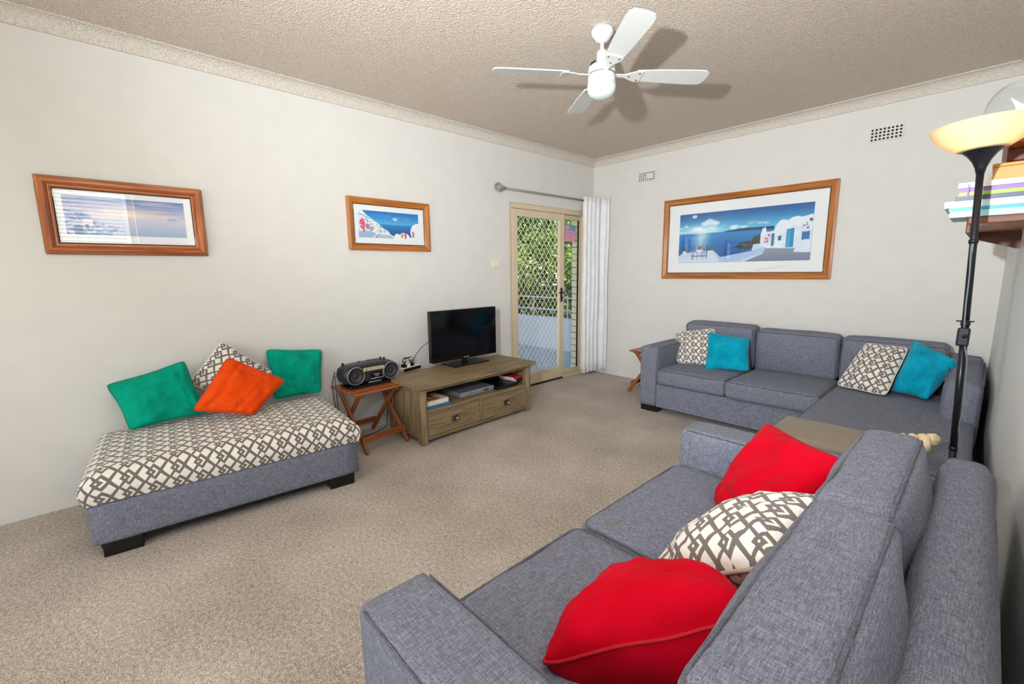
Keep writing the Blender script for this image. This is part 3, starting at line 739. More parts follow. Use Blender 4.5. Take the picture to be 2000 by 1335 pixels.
# ------------------------------------------------------------------ ceiling fan
fan = thing('ceiling_fan', 'white four-blade ceiling fan with a round glass light', 'ceiling fan', (1.892, -2.475, CZ))
obj('canopy', lathe([(0, 0), (.052, 0), (.062, -.012), (.062, -.028), (.034, -.066), (.014, -.074), (0, -.074)]), 'fan_white', fan, smooth=True)
obj('downrod', lathe([(0, -.07), (.0105, -.07), (.0105, -.15), (0, -.15)], 16), 'fan_white', fan, smooth=True)
obj('coupling', lathe([(0, -.118), (.025, -.118), (.03, -.125), (.03, -.18), (.036, -.186), (0, -.186)]), 'fan_white', fan, smooth=True)
mo = obj('motor_housing', lathe([(0, -.192), (.062, -.194), (.075, -.204), (.077, -.236), (.072, -.239), (.072, -.244), (.077, -.247), (.077, -.288), (.066, -.292), (0, -.292)], 40), 'fan_white', fan, smooth=True)
obj('gap_shade_ring', tube([(.0745 * math.cos(a * PI / 20), .0745 * math.sin(a * PI / 20), -.2415) for a in range(40)], .0035, 6, True), cmat('gap_shade_grey', (120, 124, 128)).name, fan, smooth=True)  # grey ring standing in for the shade inside the motor groove
obj('wire', tube([(.062 * math.cos(a * .12), .062 * math.sin(a * .12), -.186) for a in range(-26, -12)], .004, 6), 'black_plastic', fan)
obj('light_globe', lathe([(.07, -.288), (.079, -.298), (.083, -.312), (.077, -.335), (.061, -.355), (.036, -.367), (0, -.372)], 40), 'globe_glass', fan, smooth=True)
obj('globe_rim', tube([(.077 * math.cos(a * PI / 20), .077 * math.sin(a * PI / 20), -.291) for a in range(40)], .004, 6, True), 'fan_white', fan, smooth=True)
def blade_mesh():
    out = [(.20, -.045), (.30, -.055), (.45, -.063), (.56, -.067), (.60, -.064), (.622, -.05), (.628, -.02), (.628, .02), (.62, .05), (.60, .062), (.56, .065), (.45, .061), (.30, .054), (.20, .045)]
    return prism(out, -.003, .003)
def iron_mesh():
    out = [(.075, -.012), (.13, -.012), (.165, -.03), (.20, -.048), (.235, -.046), (.235, .046), (.20, .048), (.165, .03), (.13, .012), (.075, .012)]
    return prism(out, -.008, -.003)
bl = ir = scm = None
for k in range(4):
    a = math.radians(-37 + 90 * k)
    if bl is None: blm, irm = mesh_from(blade_mesh()), mesh_from(iron_mesh()); scm = mesh_from(lathe([(0, -.004), (.005, -.003), (.005, 0), (0, 0)], 8))
    b_ = obj('blade', blm, 'fan_white', fan, (0, 0, -.238), (0, 0, 0)); b_.rotation_euler = (Matrix.Rotation(a, 3, 'Z') @ Matrix.Rotation(math.radians(-10), 3, 'X')).to_euler()
    i_ = obj('blade_iron', irm, 'fan_white', b_)
    for x, y in ((.16, 0), (.215, -.03), (.215, .03)): obj('screw', scm, 'screw_metal', b_, (x, y, -.008))

# ------------------------------------------------------------------ floor lamp
lamp = thing('floor_lamp', 'black uplighter floor lamp with glowing cream bowl beside the right wall', 'lamp', (3.535, -2.30, 0))
lean = Vector((-.0388, 0, 1)).normalized()
def lp(z): return (-.0388 * z, 0, z)
obj('base', lathe([(0, 0), (.125, 0), (.13, .008), (.12, .02), (.03, .03), (.016, .05), (0, .05)], 32), 'lamp_black', lamp, smooth=True)
for z0, z1, r in ((.04, .62, .0125), (.62, 1.12, .0118), (1.12, 1.68, .011)): obj('pole', tube([lp(z0), lp(z1)], r, 14), 'lamp_black', lamp, smooth=True)
for z in (.62, 1.12, 1.43): obj('joint_ring', tube([lp(z - .008), lp(z), lp(z + .008)], [.0135, .0145, .0135], 14), 'lamp_black', lamp, smooth=True)
cup = obj('cup', lathe([(0, 0), (.012, 0), (.016, .02), (.026, .045), (.04, .066), (.06, .086), (.066, .09), (0, .088)], 32), 'lamp_black', lamp, lp(1.675), (0, -.0388, 0), True)
shade = obj('shade', lathe([(.05, .0), (.075, .008), (.11, .032), (.135, .062), (.148, .092), (.144, .093), (.131, .065), (.106, .036), (.073, .012), (.05, .005)], 40), 'lamp_shade', lamp, lp(1.755), (0, -.0388, 0), True)
obj('bulb', lathe([(0, 0), (.018, .004), (.027, .025), (.024, .045), (.012, .058), (0, .06)], 16), 'bulb', lamp, Vector(lp(1.775)) + Vector((0, .0, 0)), smooth=True)
sb = rbox('switch_box', (-.022 - .04, -.03, 1.035), (.014 - .04, -.008, 1.105), 'lamp_black', lamp, .006)
obj('knob', tube([(0, 0, 0), (0, -.006, 0)], .008, 10), 'black_plastic', sb, (.004, -.011, .005), smooth=True)
obj('clip', tube([(-.07, -.012, 1.13), (-.02, -.012, 1.13)], .003, 6), 'black_plastic', lamp)
obj('cord', tube(smooth_path([(-.04, -.02, 1.05), (-.024, -.018, .98), (-.02, -.016, .9), (-.012, -.018, .8), (-.016, -.02, .7), (.012, -.02, .58), (.004, -.018, .48), (.0, -.016, .3), (.01, -.015, .04)]), .0032, 6), cmat('cord_grey', (92, 104, 106)).name, lamp, smooth=True)
obj('upper_cord', tube(smooth_path([lp(1.45), (-.058, -.012, 1.4), (-.052, -.014, 1.3), (-.05, -.012, 1.2), (-.045, -.014, 1.105)]), .003, 6), 'cord_grey', lamp, smooth=True)
ll = bpy.data.lights.new('lamp_bulb', 'POINT'); ll.energy = 0.9; ll.color = (1, .85, .64); ll.shadow_soft_size = .02
llo = bpy.data.objects.new('lamp_bulb', ll); COL.objects.link(llo); llo.parent = lamp; llo.location = Vector(lp(1.815)) + Vector((0, -.05, 0))

# ------------------------------------------------------------------ wall shelf with magazines and the glass bowl
SY0, SY1 = -2.12, -1.1
def wx(y, off=0): return wr(-y, off)
shelf = thing('wall_shelf', 'orange wooden two-tier shelf fixed to the right wall behind the lamp', 'shelf', (3.56, -1.6, 1.5))
def sh(name, x0, x1, y0, y1, z0, z1, m, bev=.004): return rbox(name, (x0 - 3.56, y0 + 1.6, z0 - 1.5), (x1 - 3.56, y1 + 1.6, z1 - 1.5), m, shelf, bev)
sh('lower_board', 3.46, 3.625, SY0, SY1, 1.512, 1.532, 'shelfwood_y'); sh('edge_strip', 3.45, 3.625, SY0 - .014, SY0, 1.505, 1.534, 'darkwood_x')
sh('upper_board', 3.515, 3.625, SY0, SY1, 1.800, 1.822, 'shelfwood_y')
sh('front_rail', 3.448, 3.462, SY0, SY1, 1.47, 1.534, 'darkwood_y')
br = prism([(3.46 - 3.56, 1.512 - 1.5), (3.46 - 3.56, 1.478 - 1.5), (3.612 - 3.56, 1.425 - 1.5), (3.625 - 3.56, 1.425 - 1.5), (3.625 - 3.56, 1.512 - 1.5)], .33, .36, 'y')
obj('bracket', br, 'darkwood_x', shelf)
sh('upper_cleat', 3.53, 3.625, SY0 + .12, SY0 + .15, 1.75, 1.80, 'darkwood_x')
def book(name, label, cat, x0, x1, y0, y1, z, h, col, near=False, rot=0, group=None, cov=.0022):
    t = thing(name, label, cat, ((x0 + x1) / 2, (y0 + y1) / 2, z), rot, group); w, d = (x1 - x0) / 2, (y1 - y0) / 2
    cn = cmat('cover_%d_%d_%d' % col, col, .4).name
    rbox('front_cover', (-w, -d, h - cov), (w, d, h), cn, t, 0); rbox('back_cover', (-w, -d, 0), (w, d, cov), cn, t, 0)
    if near: rbox('spine', (-w, -d, cov), (w, -d + cov, h - cov), cn, t, 0); rbox('pages', (-w + .003, -d + cov, cov), (w - .002, d - .003, h - cov), 'page_white', t, 0)
    else: rbox('spine', (w - cov, -d, cov), (w, d, h - cov), cn, t, 0); rbox('pages', (-w + .003, -d + .002, cov), (w - cov, d - .003, h - cov), 'page_white', t, 0)
    return t
mags = [('aqua covered magazine, lowest of the stack on the wall shelf', .024, (150, 206, 206), 3.395), ('bright blue magazine second from the bottom of the wall shelf stack', .014, (40, 150, 190), 3.39),
        ('pale ice-white book in the middle of the wall shelf stack', .026, (196, 216, 222), 3.375), ('navy blue magazine in the middle of the wall shelf stack', .016, (40, 62, 90), 3.405),
        ('lime green magazine in the upper half of the wall shelf stack', .014, (150, 180, 30), 3.412), ('white book with purple edge near the top of the wall shelf stack', .016, (120, 84, 170), 3.412),
        ('white topped book near the top of the wall shelf stack', .02, (236, 232, 226), 3.41), ]
z = 1.5345
for i, (lab, h, colr, x0) in enumerate(mags):
    book('magazine' if 'magazine' in lab else 'book', lab, 'magazine' if 'magazine' in lab else 'book', x0, 3.618, SY0 - .012 + .004 * (i % 3), SY0 + .26, z, h, colr, True, group='magazines stacked on the wall shelf', rot=random.uniform(-.008, .008)); z += h + .0006
tag(rbox('bookmark_ribbon', (3.437, SY0 - .0165, 1.606), (3.442, SY0 - .0150, 1.66), cmat('ribbon_purple', (150, 96, 190)).name, None, 0), 'purple ribbon hanging from the magazine stack', 'ribbon')
wb = thing('wooden_box', 'small pale wooden box on top of the stacked magazines', 'box', (3.56, SY0 + .12, z))
rbox('body', (-.06, -.11, 0), (.055, .11, .05), cmat('palewood', (206, 150, 84), .5).name, wb, .003); rbox('lid', (-.064, -.114, .05), (.057, .114, .062), 'palewood', wb, .003)
GB = (3.553, SY0 + .03, 1.823)
gb = thing('glass_bowl', 'clear round glass bowl on the upper wall shelf', 'bowl', GB)
R_ = .105; prof = [(0, .002)] + [(R_ * math.sin(a), R_ * .98 - R_ * math.cos(a)) for a in [math.radians(d) for d in range(15, 151, 9)]]
obj('bowl', lathe(prof, 40), 'bowl_glass', gb, smooth=True)
def starfish(label, loc, rot, r, col):
    pts = []
    for k in range(10):
        a = k * PI / 5; rr = r if k % 2 == 0 else r * .3; pts.append((rr * math.cos(a), rr * math.sin(a)))
    bm = bmesh.new(); top = bm.verts.new((0, 0, r * .16)); bot = bm.verts.new((0, 0, -.002)); ring = [bm.verts.new((x, y, 0)) for x, y in pts]
    for i in range(10): bm.faces.new((top, ring[i], ring[(i + 1) % 10])); bm.faces.new((bot, ring[(i + 1) % 10], ring[i]))
    return tag(obj('starfish', bm, col, None, loc, rot), label, 'starfish')
starfish('white spiky starfish standing up inside the glass bowl', (GB[0] + .005, GB[1] - .01, GB[2] + .088), (math.radians(86), .3, .25), .072, 'page_white')
def spiral_shell(name, label, loc, rot, L, m, group=None):
    pts, rs = [], []
    for i in range(40):
        t = i / 39; a = t * 2 * PI * 4; rr = (1 - t) * L * .22
        pts.append((rr * math.cos(a), rr * math.sin(a), t * L)); rs.append(max(.0006, (1 - t) * L * .2 + .0006))
    return tag(obj(name, tube(pts, rs, 8), m, None, loc, rot, True), label, 'shell', group)
spiral_shell('seashell', 'slender cream spiral shell leaning left inside the glass bowl', (GB[0] + .02, GB[1] - .03, GB[2] + .03), (.2, -1.0, 0), .085, 'shell_cream')
spiral_shell('seashell', 'pinkish spiral shell lying at the bottom of the glass bowl', (GB[0] - .03, GB[1] - .045, GB[2] + .034), (1.2, .9, .4), .055, cmat('shell_pink', (214, 160, 128)).name)

# ------------------------------------------------------------------ ottoman
ott = thing('ottoman', 'large ottoman with grey base and trellis patterned top against the long wall', 'ottoman', (.462, -4.232, 0), -.083)
OW, OD = 1.27, .775
obj('base', softbox(OD, OW, .21, .018, (.004, .004, 0), 10), 'grey_linen', ott, (0, 0, .175), smooth=True)
for x in (-1, 1):
    for y in (-1, 1): rbox('foot', (x * (OD / 2 - .055) - .04, y * (OW / 2 - .11) - .075, 0), (x * (OD / 2 - .055) + .04, y * (OW / 2 - .11) + .075, .072), 'black_plastic', ott, .004)
rbox('under_frame', (-OD / 2 + .03, -OW / 2 + .03, .045), (OD / 2 - .03, OW / 2 - .03, .075), 'black_matte', ott, 0)
obj('seam', tube(rect_loop(OD + .002, OW + .002, .281, .02), .003, 6, True), 'grey_linen_dark', ott, smooth=True)
def draped_top(sx, sy, z0, z1, r):
    """ottoman pad: sides rise from z0 and roll over into a crowned top, UV follows the cloth"""
    n = 44; bm = bmesh.new(); uvl = bm.loops.layers.uv.new('UVMap'); grid = []
    def prof(t, half):
        # t in [-1,1] -> (pos, drop 0..1)
        a = abs(t); flat = half - r; side = (z1 - z0) - r; arc = PI / 2 * r; L = flat + arc + side; s = a * L
        if s < flat: p, d = s, 0
        elif s < flat + arc: q = (s - flat) / r; p, d = flat + r * math.sin(q), r * (1 - math.cos(q))
        else: p, d = half, r + (s - flat - arc)
        return math.copysign(p, t), d, math.copysign(s, t)
    for i in range(n + 1):
        row = []
        for j in range(n + 1):
            u, w = -1 + 2 * i / n, -1 + 2 * j / n
            x, dx, sx_ = prof(u, sx / 2); y, dy, sy_ = prof(w, sy / 2)
            d = max(dx, dy) if min(dx, dy) < 1e-6 else min(z1 - z0, max(dx, dy))
            z = z1 - d + .022 * max(0, 1 - (2 * x / sx) ** 2) * max(0, 1 - (2 * y / sy) ** 2) + .004 * mnoise.noise(Vector((x * 5, y * 5, 0)))
            if d > r: z = max(z0, z)
            bul = .014 * math.sin(PI * min(1, d / (z1 - z0))); x += math.copysign(bul, x) * (dx > 0); y += math.copysign(bul, y) * (dy > 0)
            v = bm.verts.new((x, y, z)); row.append((v, (sy_, sx_)))
        grid.append(row)
    for i in range(n):
        for j in range(n):
            q = [grid[i][j], grid[i + 1][j], grid[i + 1][j + 1], grid[i][j + 1]]
            f = bm.faces.new([a[0] for a in q])
            for lp_, a in zip(f.loops, q): lp_[uvl].uv = a[1]
    bmesh.ops.recalc_face_normals(bm, faces=bm.faces); return bm
obj('patterned_top', draped_top(OD + .006, OW + .006, .278, .425, .075), 'trellis_ottoman', ott, smooth=True)

# ------------------------------------------------------------------ cushions
def pillow(label, corners, thick, m, piping=None, seed=0, pinch=.05, group=None, zipm=None, cat='cushion', wrk=1.0, n=30, power=.5, asym=1.0):
    TL, TR, BR, BL = [Vector(c) for c in corners]; ctr = (TL + TR + BR + BL) / 4
    U = ((TR + BR) - (TL + BL)) / 2; V = ((BL + BR) - (TL + TR)) / 2; N = U.cross(V).normalized(); W, H = U.length, V.length
    base = Vector((ctr.x, ctr.y, min(c.z for c in (TL, TR, BR, BL))))
    bm = bmesh.new(); uvl = bm.loops.layers.uv.new('UVMap')
    def pt(a, b, side):
        a2 = a * (1 - pinch * (1 - b * b) * a * a); b2 = b * (1 - pinch * (1 - a * a) * b * b)
        k = .075 * (abs(a) * abs(b)) ** 5; a2 *= 1 - k; b2 *= 1 - k
        s, t = (a2 + 1) / 2, (b2 + 1) / 2
        p = TL.lerp(TR, s).lerp(BL.lerp(BR, s), t)
        h = thick / 2 * (max(0, (1 - a * a)) * max(0, (1 - b * b))) ** power * (asym if side > 0 else 1)
        e = 1 - max(abs(a), abs(b)) ** 8
        q = Vector((a * 1.3 + seed, b * 1.3, side * .7 + seed * .37))
        h += (mnoise.noise(q * 1.2) * .016 + (abs(mnoise.noise(q * 2.6)) - .2) * .016) * e * wrk
        h += .010 * wrk * math.sin(a * 16 + 3 * mnoise.noise(q)) * max(0, b) ** 2 * e * .5
        p = p + N * side * h + N * .006 * mnoise.noise(Vector((a * 2 + seed, b * 2, 5)))
        return p - base, (a * W / 2, b * H / 2)
    G = {}
    for side in (1, -1):
        for i in range(n + 1):
            for j in range(n + 1):
                a = -1 + 2 * i / n; b = -1 + 2 * j / n; a = math.copysign(abs(a) ** .8, a); b = math.copysign(abs(b) ** .8, b)
                if side == -1 and (i in (0, n) or j in (0, n)): G[-1, i, j] = G[1, i, j]; continue
                p, uv = pt(a, b, side); G[side, i, j] = (bm.verts.new(p), uv)
        for i in range(n):
            for j in range(n):
                q = [G[side, i, j], G[side, i + 1, j], G[side, i + 1, j + 1], G[side, i, j + 1]]
                if side < 0: q = q[::-1]
                f = bm.faces.new([k[0] for k in q])
                for lp_, k in zip(f.loops, q): lp_[uvl].uv = k[1]
    edge = [G[1, i, 0][0].co.copy() for i in range(n)] + [G[1, n, j][0].co.copy() for j in range(n)] + [G[1, n - i, n][0].co.copy() for i in range(n)] + [G[1, 0, n - j][0].co.copy() for j in range(n)]
    bmesh.ops.recalc_face_normals(bm, faces=bm.faces)
    t = thing('cushion', label, cat, base, 0, group)
    obj('cover', bm, m, t, smooth=True)
    if piping: obj('piping', tube(edge, .0042, 6, True), piping, t, smooth=True)
    if zipm: obj('zip', tube(edge[2 * n + 2:3 * n - 2], .0065, 6), zipm, t, smooth=True)
    return t
mat('green_pipe', (0, 132, 108), .8); mat('orange_pipe', (206, 62, 14), .8); mat('red_pipe', (176, 2, 26), .8); mat('blue_pipe', (0, 122, 152), .8); mat('cream_pipe', (214, 210, 200), .8)
G1, G2, G3 = 'cushions on the ottoman', 'cushions on the chaise sofa', 'cushions on the near sofa'
pillow('green cotton cushion at the left end of the ottoman, tipped to one side', [(.10, -4.775, .715), (.10, -4.38, .81), (.205, -4.295, .455), (.23, -4.70, .445)], .13, 'green_cotton', 'green_pipe', 1, .10, G1, wrk=1.7)
pillow('trellis patterned cushion standing on its corner behind the orange cushion', [(.055, -4.168, .905), (.12, -3.862, .628), (.14, -4.12, .445), (.10, -4.385, .655)], .11, 'trellis_cushion', 'cream_pipe', 2, .06, G1)
pillow('orange cotton cushion leaning in the middle of the ottoman', [(.24, -4.176, .82), (.31, -3.855, .615), (.45, -4.10, .455), (.38, -4.415, .535)], .13, 'orange_cotton', 'orange_pipe', 3, .06, G1, wrk=1.7)
pillow('green cotton cushion standing upright at the right end of the ottoman', [(.06, -3.915, .812), (.06, -3.512, .758), (.18, -3.585, .445), (.16, -3.91, .45)], .12, 'green_cotton', 'green_pipe', 4, .07, G1, wrk=1.6)
pillow('small trellis patterned cushion against the left arm of the chaise sofa', [(1.375, -.42, .70), (1.79, -.42, .775), (1.87, -.62, .425), (1.53, -.66, .43)], .12, 'trellis_cushion', 'cream_pipe', 5, .05, G2)
pillow('bright blue plush cushion beside the left trellis cushion on the chaise sofa', [(1.785, -.60, .765), (2.14, -.52, .725), (2.20, -.64, .44), (1.85, -.78, .425)], .12, 'blue_plush', None, 6, .09, G2, wrk=1.5)
pillow('trellis patterned cushion slanting on the chaise, left of the right-hand blue cushion', [(2.935, -.42, .76), (3.195, -.45, .755), (3.135, -.80, .445), (2.815, -.66, .44)], .11, 'trellis_cushion', 'cream_pipe', 7, .04, G2)
pillow('bright blue plush cushion slumped against the right arm of the chaise sofa', [(3.208, -.41, .825), (3.475, -.53, .70), (3.34, -.74, .445), (3.13, -.66, .45)], .15, 'blue_plush', None, 8, .09, G2, wrk=1.8)
pillow('red cotton cushion propped in the far corner of the near sofa', [(2.985, -2.83, .735), (3.315, -3.10, .75), (3.13, -3.40, .455), (2.89, -3.075, .455)], .15, 'red_cotton', 'red_pipe', 9, .08, G3, wrk=1.25)
pillow('trellis patterned cushion with a zip between the two red cushions', [(3.01, -3.30, .48), (3.305, -3.42, .77), (3.29, -3.70, .70), (2.965, -3.74, .455)], .19, 'trellis_cushion', 'cream_pipe', 10, .02, G3, 'zip_tape')
pillow('red cotton cushion nearest the camera on the near sofa', [(2.90, -3.80, .47), (3.20, -3.70, .58), (3.31, -3.855, .675), (2.935, -4.115, .465)], .22, 'red_cotton', 'red_pipe', 11, .02, G3, asym=1.6, wrk=1.15)

# ------------------------------------------------------------------ near sofa (back to the right wall)
FAB = 'grey_linen'
def cushion_part(name, lo, hi, parent, r=.045, crown=(0, 0, .02), seed=0, pipe='z', wrk=.004, rot=(0, 0, 0), n=18, m=FAB):
    c = [(a + b) / 2 for a, b in zip(lo, hi)]; s = [b - a for a, b in zip(lo, hi)]
    o = obj(name, softbox(s[0], s[1], s[2], r, crown, n, wrk, seed), m, parent, c, rot, True)
    if pipe == 'z': loops = [rect_loop(s[0] - r * .55, s[1] - r * .55, z, r * .8) for z in (s[2] / 2 - r * .28, -s[2] / 2 + r * .28)]
    elif pipe == 'x': loops = [rect_loop(s[1] - r * .55, s[2] - r * .55, x, r * .8, 4, 'yz') for x in (s[0] / 2 - r * .28, -s[0] / 2 + r * .28)]
    else: loops = [rect_loop(s[0] - r * .55, s[2] - r * .55, y, r * .8, 4, 'xz') for y in (-s[1] / 2 + r * .28, s[1] / 2 - r * .28)]
    for lo_ in loops: obj('piping', tube(lo_, .0045, 6, True), 'grey_linen_dark', o, smooth=True)
    return o
def arm_part(name, lo, hi, parent, r=.022):
    c = [(a + b) / 2 for a, b in zip(lo, hi)]; s = [b - a for a, b in zip(lo, hi)]
    o = obj(name, softbox(s[0], s[1], s[2], r, (.003, .003, .006), 12, .002, lo[1]), FAB, parent, c, smooth=True)
    for y in (-1, 1): obj('seam', tube([(-s[0] / 2 + .03, y * (s[1] / 2 - .006), s[2] / 2 - .006), (0, y * (s[1] / 2 - .002), s[2] / 2 - .004), (s[0] / 2 - .03, y * (s[1] / 2 - .006), s[2] / 2 - .006)] if s[0] > s[1] else
                                  [(y * (s[0] / 2 - .004), -s[1] / 2 + .03, s[2] / 2 - .008), (y * (s[0] / 2 - .002), 0, s[2] / 2 - .004), (y * (s[0] / 2 - .004), s[1] / 2 - .03, s[2] / 2 - .008)], .003, 6), 'grey_linen_dark', o, smooth=True)
    return o
sa = thing('sofa', 'grey two-seat sofa in the foreground with its back to the right wall', 'sofa', (3.12, -3.50, 0))
def L_(x, y, z): return (x - 3.12, y + 3.50, z)
arm_part('arm', L_(2.635, -4.385, .06), L_(3.60, -4.20, .60), sa); arm_part('arm', L_(2.615, -2.795, .06), L_(3.60, -2.615, .60), sa)
rbox('seat_base', L_(2.66, -4.20, .06), L_(3.50, -2.795, .27), FAB, sa, .012)
cushion_part('seat_cushion', L_(2.60, -4.195, .265), L_(3.42, -3.545, .435), sa, .05, (.012, 0, .022), 3, 'z', .006, m='grey_linen_seat')
cushion_part('seat_cushion', L_(2.60, -3.545, .265), L_(3.42, -2.80, .435), sa, .05, (.012, 0, .022), 5, 'z', .006, m='grey_linen_seat')
obj('back_frame', softbox(.135, 1.77, .64, .05, (.012, 0, .008), 14, .003, 2), FAB, sa, L_(3.553, -3.50, .38), smooth=True)
cushion_part('back_cushion', L_(3.305, -4.215, .40), L_(3.475, -3.50, .80), sa, .042, (.045, .004, .006), 7, 'x', .006, (0, -.06, 0))
cushion_part('back_cushion', L_(3.30, -3.50, .40), L_(3.465, -2.80, .79), sa, .042, (.045, .004, .006), 9, 'x', .006, (0, -.06, 0))
for x in (2.70, 3.52):
    for y in (-4.29, -2.71): rbox('foot', L_(x - .06, y - .045, 0), L_(x + .06, y + .045, .06), 'black_plastic', sa, .003)

# ------------------------------------------------------------------ chaise sofa along the back wall
sb_ = thing('chaise_sofa', 'grey sofa with chaise along the wall under the large picture', 'sofa', (2.4, -.6, 0))
def B_(x, y, z): return (x - 2.4, y + .6, z)
arm_part('arm', B_(1.34, -1.02, .055), B_(1.512, -.13, .622), sb_)
arm_part('arm', B_(3.415, -1.08, .25), B_(3.585, -.13, .662), sb_, .045)
rbox('seat_base', B_(1.512, -1.005, .055), B_(2.82, -.25, .275), FAB, sb_, .008)
rbox('chaise_base', B_(2.80, -2.10, .055), B_(3.575, -.25, .275), FAB, sb_, .01)
cushion_part('seat_cushion', B_(1.515, -1.03, .275), B_(2.135, -.36, .425), sb_, .04, (0, .008, .018), 13, 'z', .005)
cushion_part('seat_cushion', B_(2.137, -1.045, .275), B_(2.80, -.36, .425), sb_, .04, (0, .008, .02), 15, 'z', .005)
cushion_part('chaise_cushion', B_(2.802, -2.11, .27), B_(3.575, -.36, .425), sb_, .035, (0, .004, .014), 17, 'z', .003)
obj('back_frame', softbox(2.22, .16, .62, .04, (0, .006, .006), 12, .002, 4), FAB, sb_, B_(2.46, -.13, .385), smooth=True)
for i, (x0, x1, zt) in enumerate(((1.475, 2.125, .815), (2.135, 2.765, .79), (2.775, 3.40, .785))):
    cushion_part('back_cushion', B_(x0, -.39, .41), B_(x1, -.215, zt), sb_, .04, (.004, .035, .008), 20 + i, 'y', .005, (.10, 0, 0))
for x, y in ((1.44, -.955), (1.44, -.2), (3.5, -.2), (2.88, -2.03), (3.48, -2.03)): rbox('foot', B_(x - .085, y - .045, 0), B_(x + .085, y + .045, .055), 'black_plastic', sb_, .003)
th = thing('throw', 'flat taupe throw folded over the end of the chaise', 'throw', (3.00, -1.93, .449))
obj('cloth', softbox(.42, .37, .012, .006, (0, 0, .010), 12), 'taupe_cloth', th, (0, 0, .0), smooth=True)
obj('hanging_flap', softbox(.42, .012, .16, .006, (0, 0, 0), 6), 'taupe_cloth', th, (0, -.195, -.075), smooth=True)
spiral_shell('conch_shell', 'cream conch-like shell on the chaise, peeking over the near sofa cushion', (3.435, -2.02, .53), (0, -1.35, .2), .135, 'shell_cream')

# ------------------------------------------------------------------ folding wooden stools
def stool(label, loc, rz, w=.42, d=.40, h=.462):
    t = thing('folding_table', label, 'side table', loc, rz, 'folding teak side tables')
    n = 5; sw_ = d / n
    for k in range(n):
        x0 = -d / 2 + k * sw_; rbox('slat', (x0 + .002, -w / 2, h - .016), (x0 + sw_ - .002, w / 2, h), 'teak_y', t, .003)
    for y in (-w / 2 + .06, w / 2 - .06): rbox('batten', (-d / 2 + .02, y - .012, h - .038), (d / 2 - .02, y + .012, h - .016), 'teak_x', t, .002)
    # two crossed leg frames: legs swing in the x-z plane, one X at each end
    def leg(y, xa, xb):
        p = Vector((xa, y, .0)); q = Vector((xb, y, h - .03)); v = q - p; L = v.length
        o = rbox('leg', (-.017, -.010, -L / 2), (.017, .010, L / 2), 'teak_z', t, .004); o.location = (p + q) / 2 + Vector((0, 0, .008)); o.rotation_euler = (0, math.atan2(v.x, v.z), 0); return o
    for y in (-w / 2 + .035, w / 2 - .035): leg(y, d / 2 + .045, -d / 2 + .07)
    for y in (-w / 2 + .058, w / 2 - .058): leg(y, -d / 2 - .03, d / 2 - .06)
    rbox('cross_bar', (d / 2 - .015, -w / 2 + .02, .085), (d / 2 + .008, w / 2 - .02, .128), 'teak_y', t, .003)
    rbox('cross_bar', (-d / 2 + .0, -w / 2 + .05, .085), (-d / 2 + .023, w / 2 - .05, .128), 'teak_y', t, .003)
    return t
st1 = stool('orange-brown folding wooden table carrying the radio beside the tv cabinet', (.275, -3.262, 0), .10)
st2 = stool('folding wooden table half hidden behind the left arm of the chaise sofa', (1.135, -.42, 0), .0, .36, .36, .48)

# ------------------------------------------------------------------ radio cassette player
rad = thing('radio_cassette_player', 'black portable stereo radio cassette player on the folding table', 'radio', (.225, -3.235, .462), .055)
bw = .46
def radio_body():
    bm = bmesh.new(); n = 28; sec = 24; rings = []
    for i in range(n + 1):
        t = -1 + 2 * i / n; y = t * bw / 2; k = (1 - abs(t) ** 4.5) ** .42 if abs(t) < 1 else 0.0; k = max(k, .02); ring = []
        for j in range(sec):
            a = 2 * PI * j / sec; ca, sa_ = math.cos(a), math.sin(a)
            x = .098 * math.copysign(abs(ca) ** .55, ca); z = .083 * math.copysign(abs(sa_) ** .6, sa_)
            ring.append(bm.verts.new((x * (.55 + .45 * k) , y, .098 + z * (.25 + .75 * k))))
        rings.append(ring)
    for A, B in zip(rings, rings[1:]):
        for j in range(sec): bm.faces.new((A[j], A[(j + 1) % sec], B[(j + 1) % sec], B[j]))
    bm.faces.new(rings[0][::-1]); bm.faces.new(rings[-1]); bmesh.ops.recalc_face_normals(bm, faces=bm.faces); return bm
obj('body', radio_body(), 'charcoal_plastic', rad, smooth=True)
def disc_prof(r, prof): return lathe([(r * a, b) for a, b in prof], 32)
for y in (-.148, .152):
    s = obj('speaker', disc_prof(.066, [(0, .0), (.3, .002), (.8, .014), (.93, .018), (1, .012), (1.02, 0)]), 'speaker_grille', rad, (.088, y, .10), (0, PI / 2, 0), True)
    obj('surround_ring', tube([(.067 * math.cos(a * PI / 16), .067 * math.sin(a * PI / 16), .014) for a in range(32)], .0035, 6, True), 'silver', s, smooth=True)
    obj('cone', disc_prof(.05, [(.98, .0165), (.6, .009), (.3, .004), (.28, .010), (.2, .016), (0, .018)]), 'speaker_cone', s, smooth=True)
rbox('front_panel', (.084, -.085, .05), (.104, .088, .155), 'charcoal_plastic', rad, .006)
cd = rbox('cassette_door', (.104, -.028, .062), (.109, .072, .108), 'black_gloss', rad, .002)
o = obj('brand_lettering', text_mesh('Panasonic', .013), 'white_print', cd, (.0026, 0, .008)); o.rotation_euler = (PI / 2, 0, PI / 2)
for k in range(2): rbox('small_mark', (.0024, -.016, -.006 - .006 * k), (.0030, .016, -.003 - .006 * k), 'silver', cd, 0)
obj('door_rim', tube([(.108, -.028, .060), (.108, .074, .060), (.108, .074, .11)], .003, 6), 'silver', rad, smooth=True)
dl = rbox('dial_panel', (.100, -.085, .124), (.106, .088, .152), 'dial_gold', rad, .004)
for k in range(9): rbox('dial_mark', (.0030, -.04 + k * .012, -.009), (.0036, -.039 + k * .012, .009 if k % 2 else .004), 'charcoal_plastic', dl, 0)
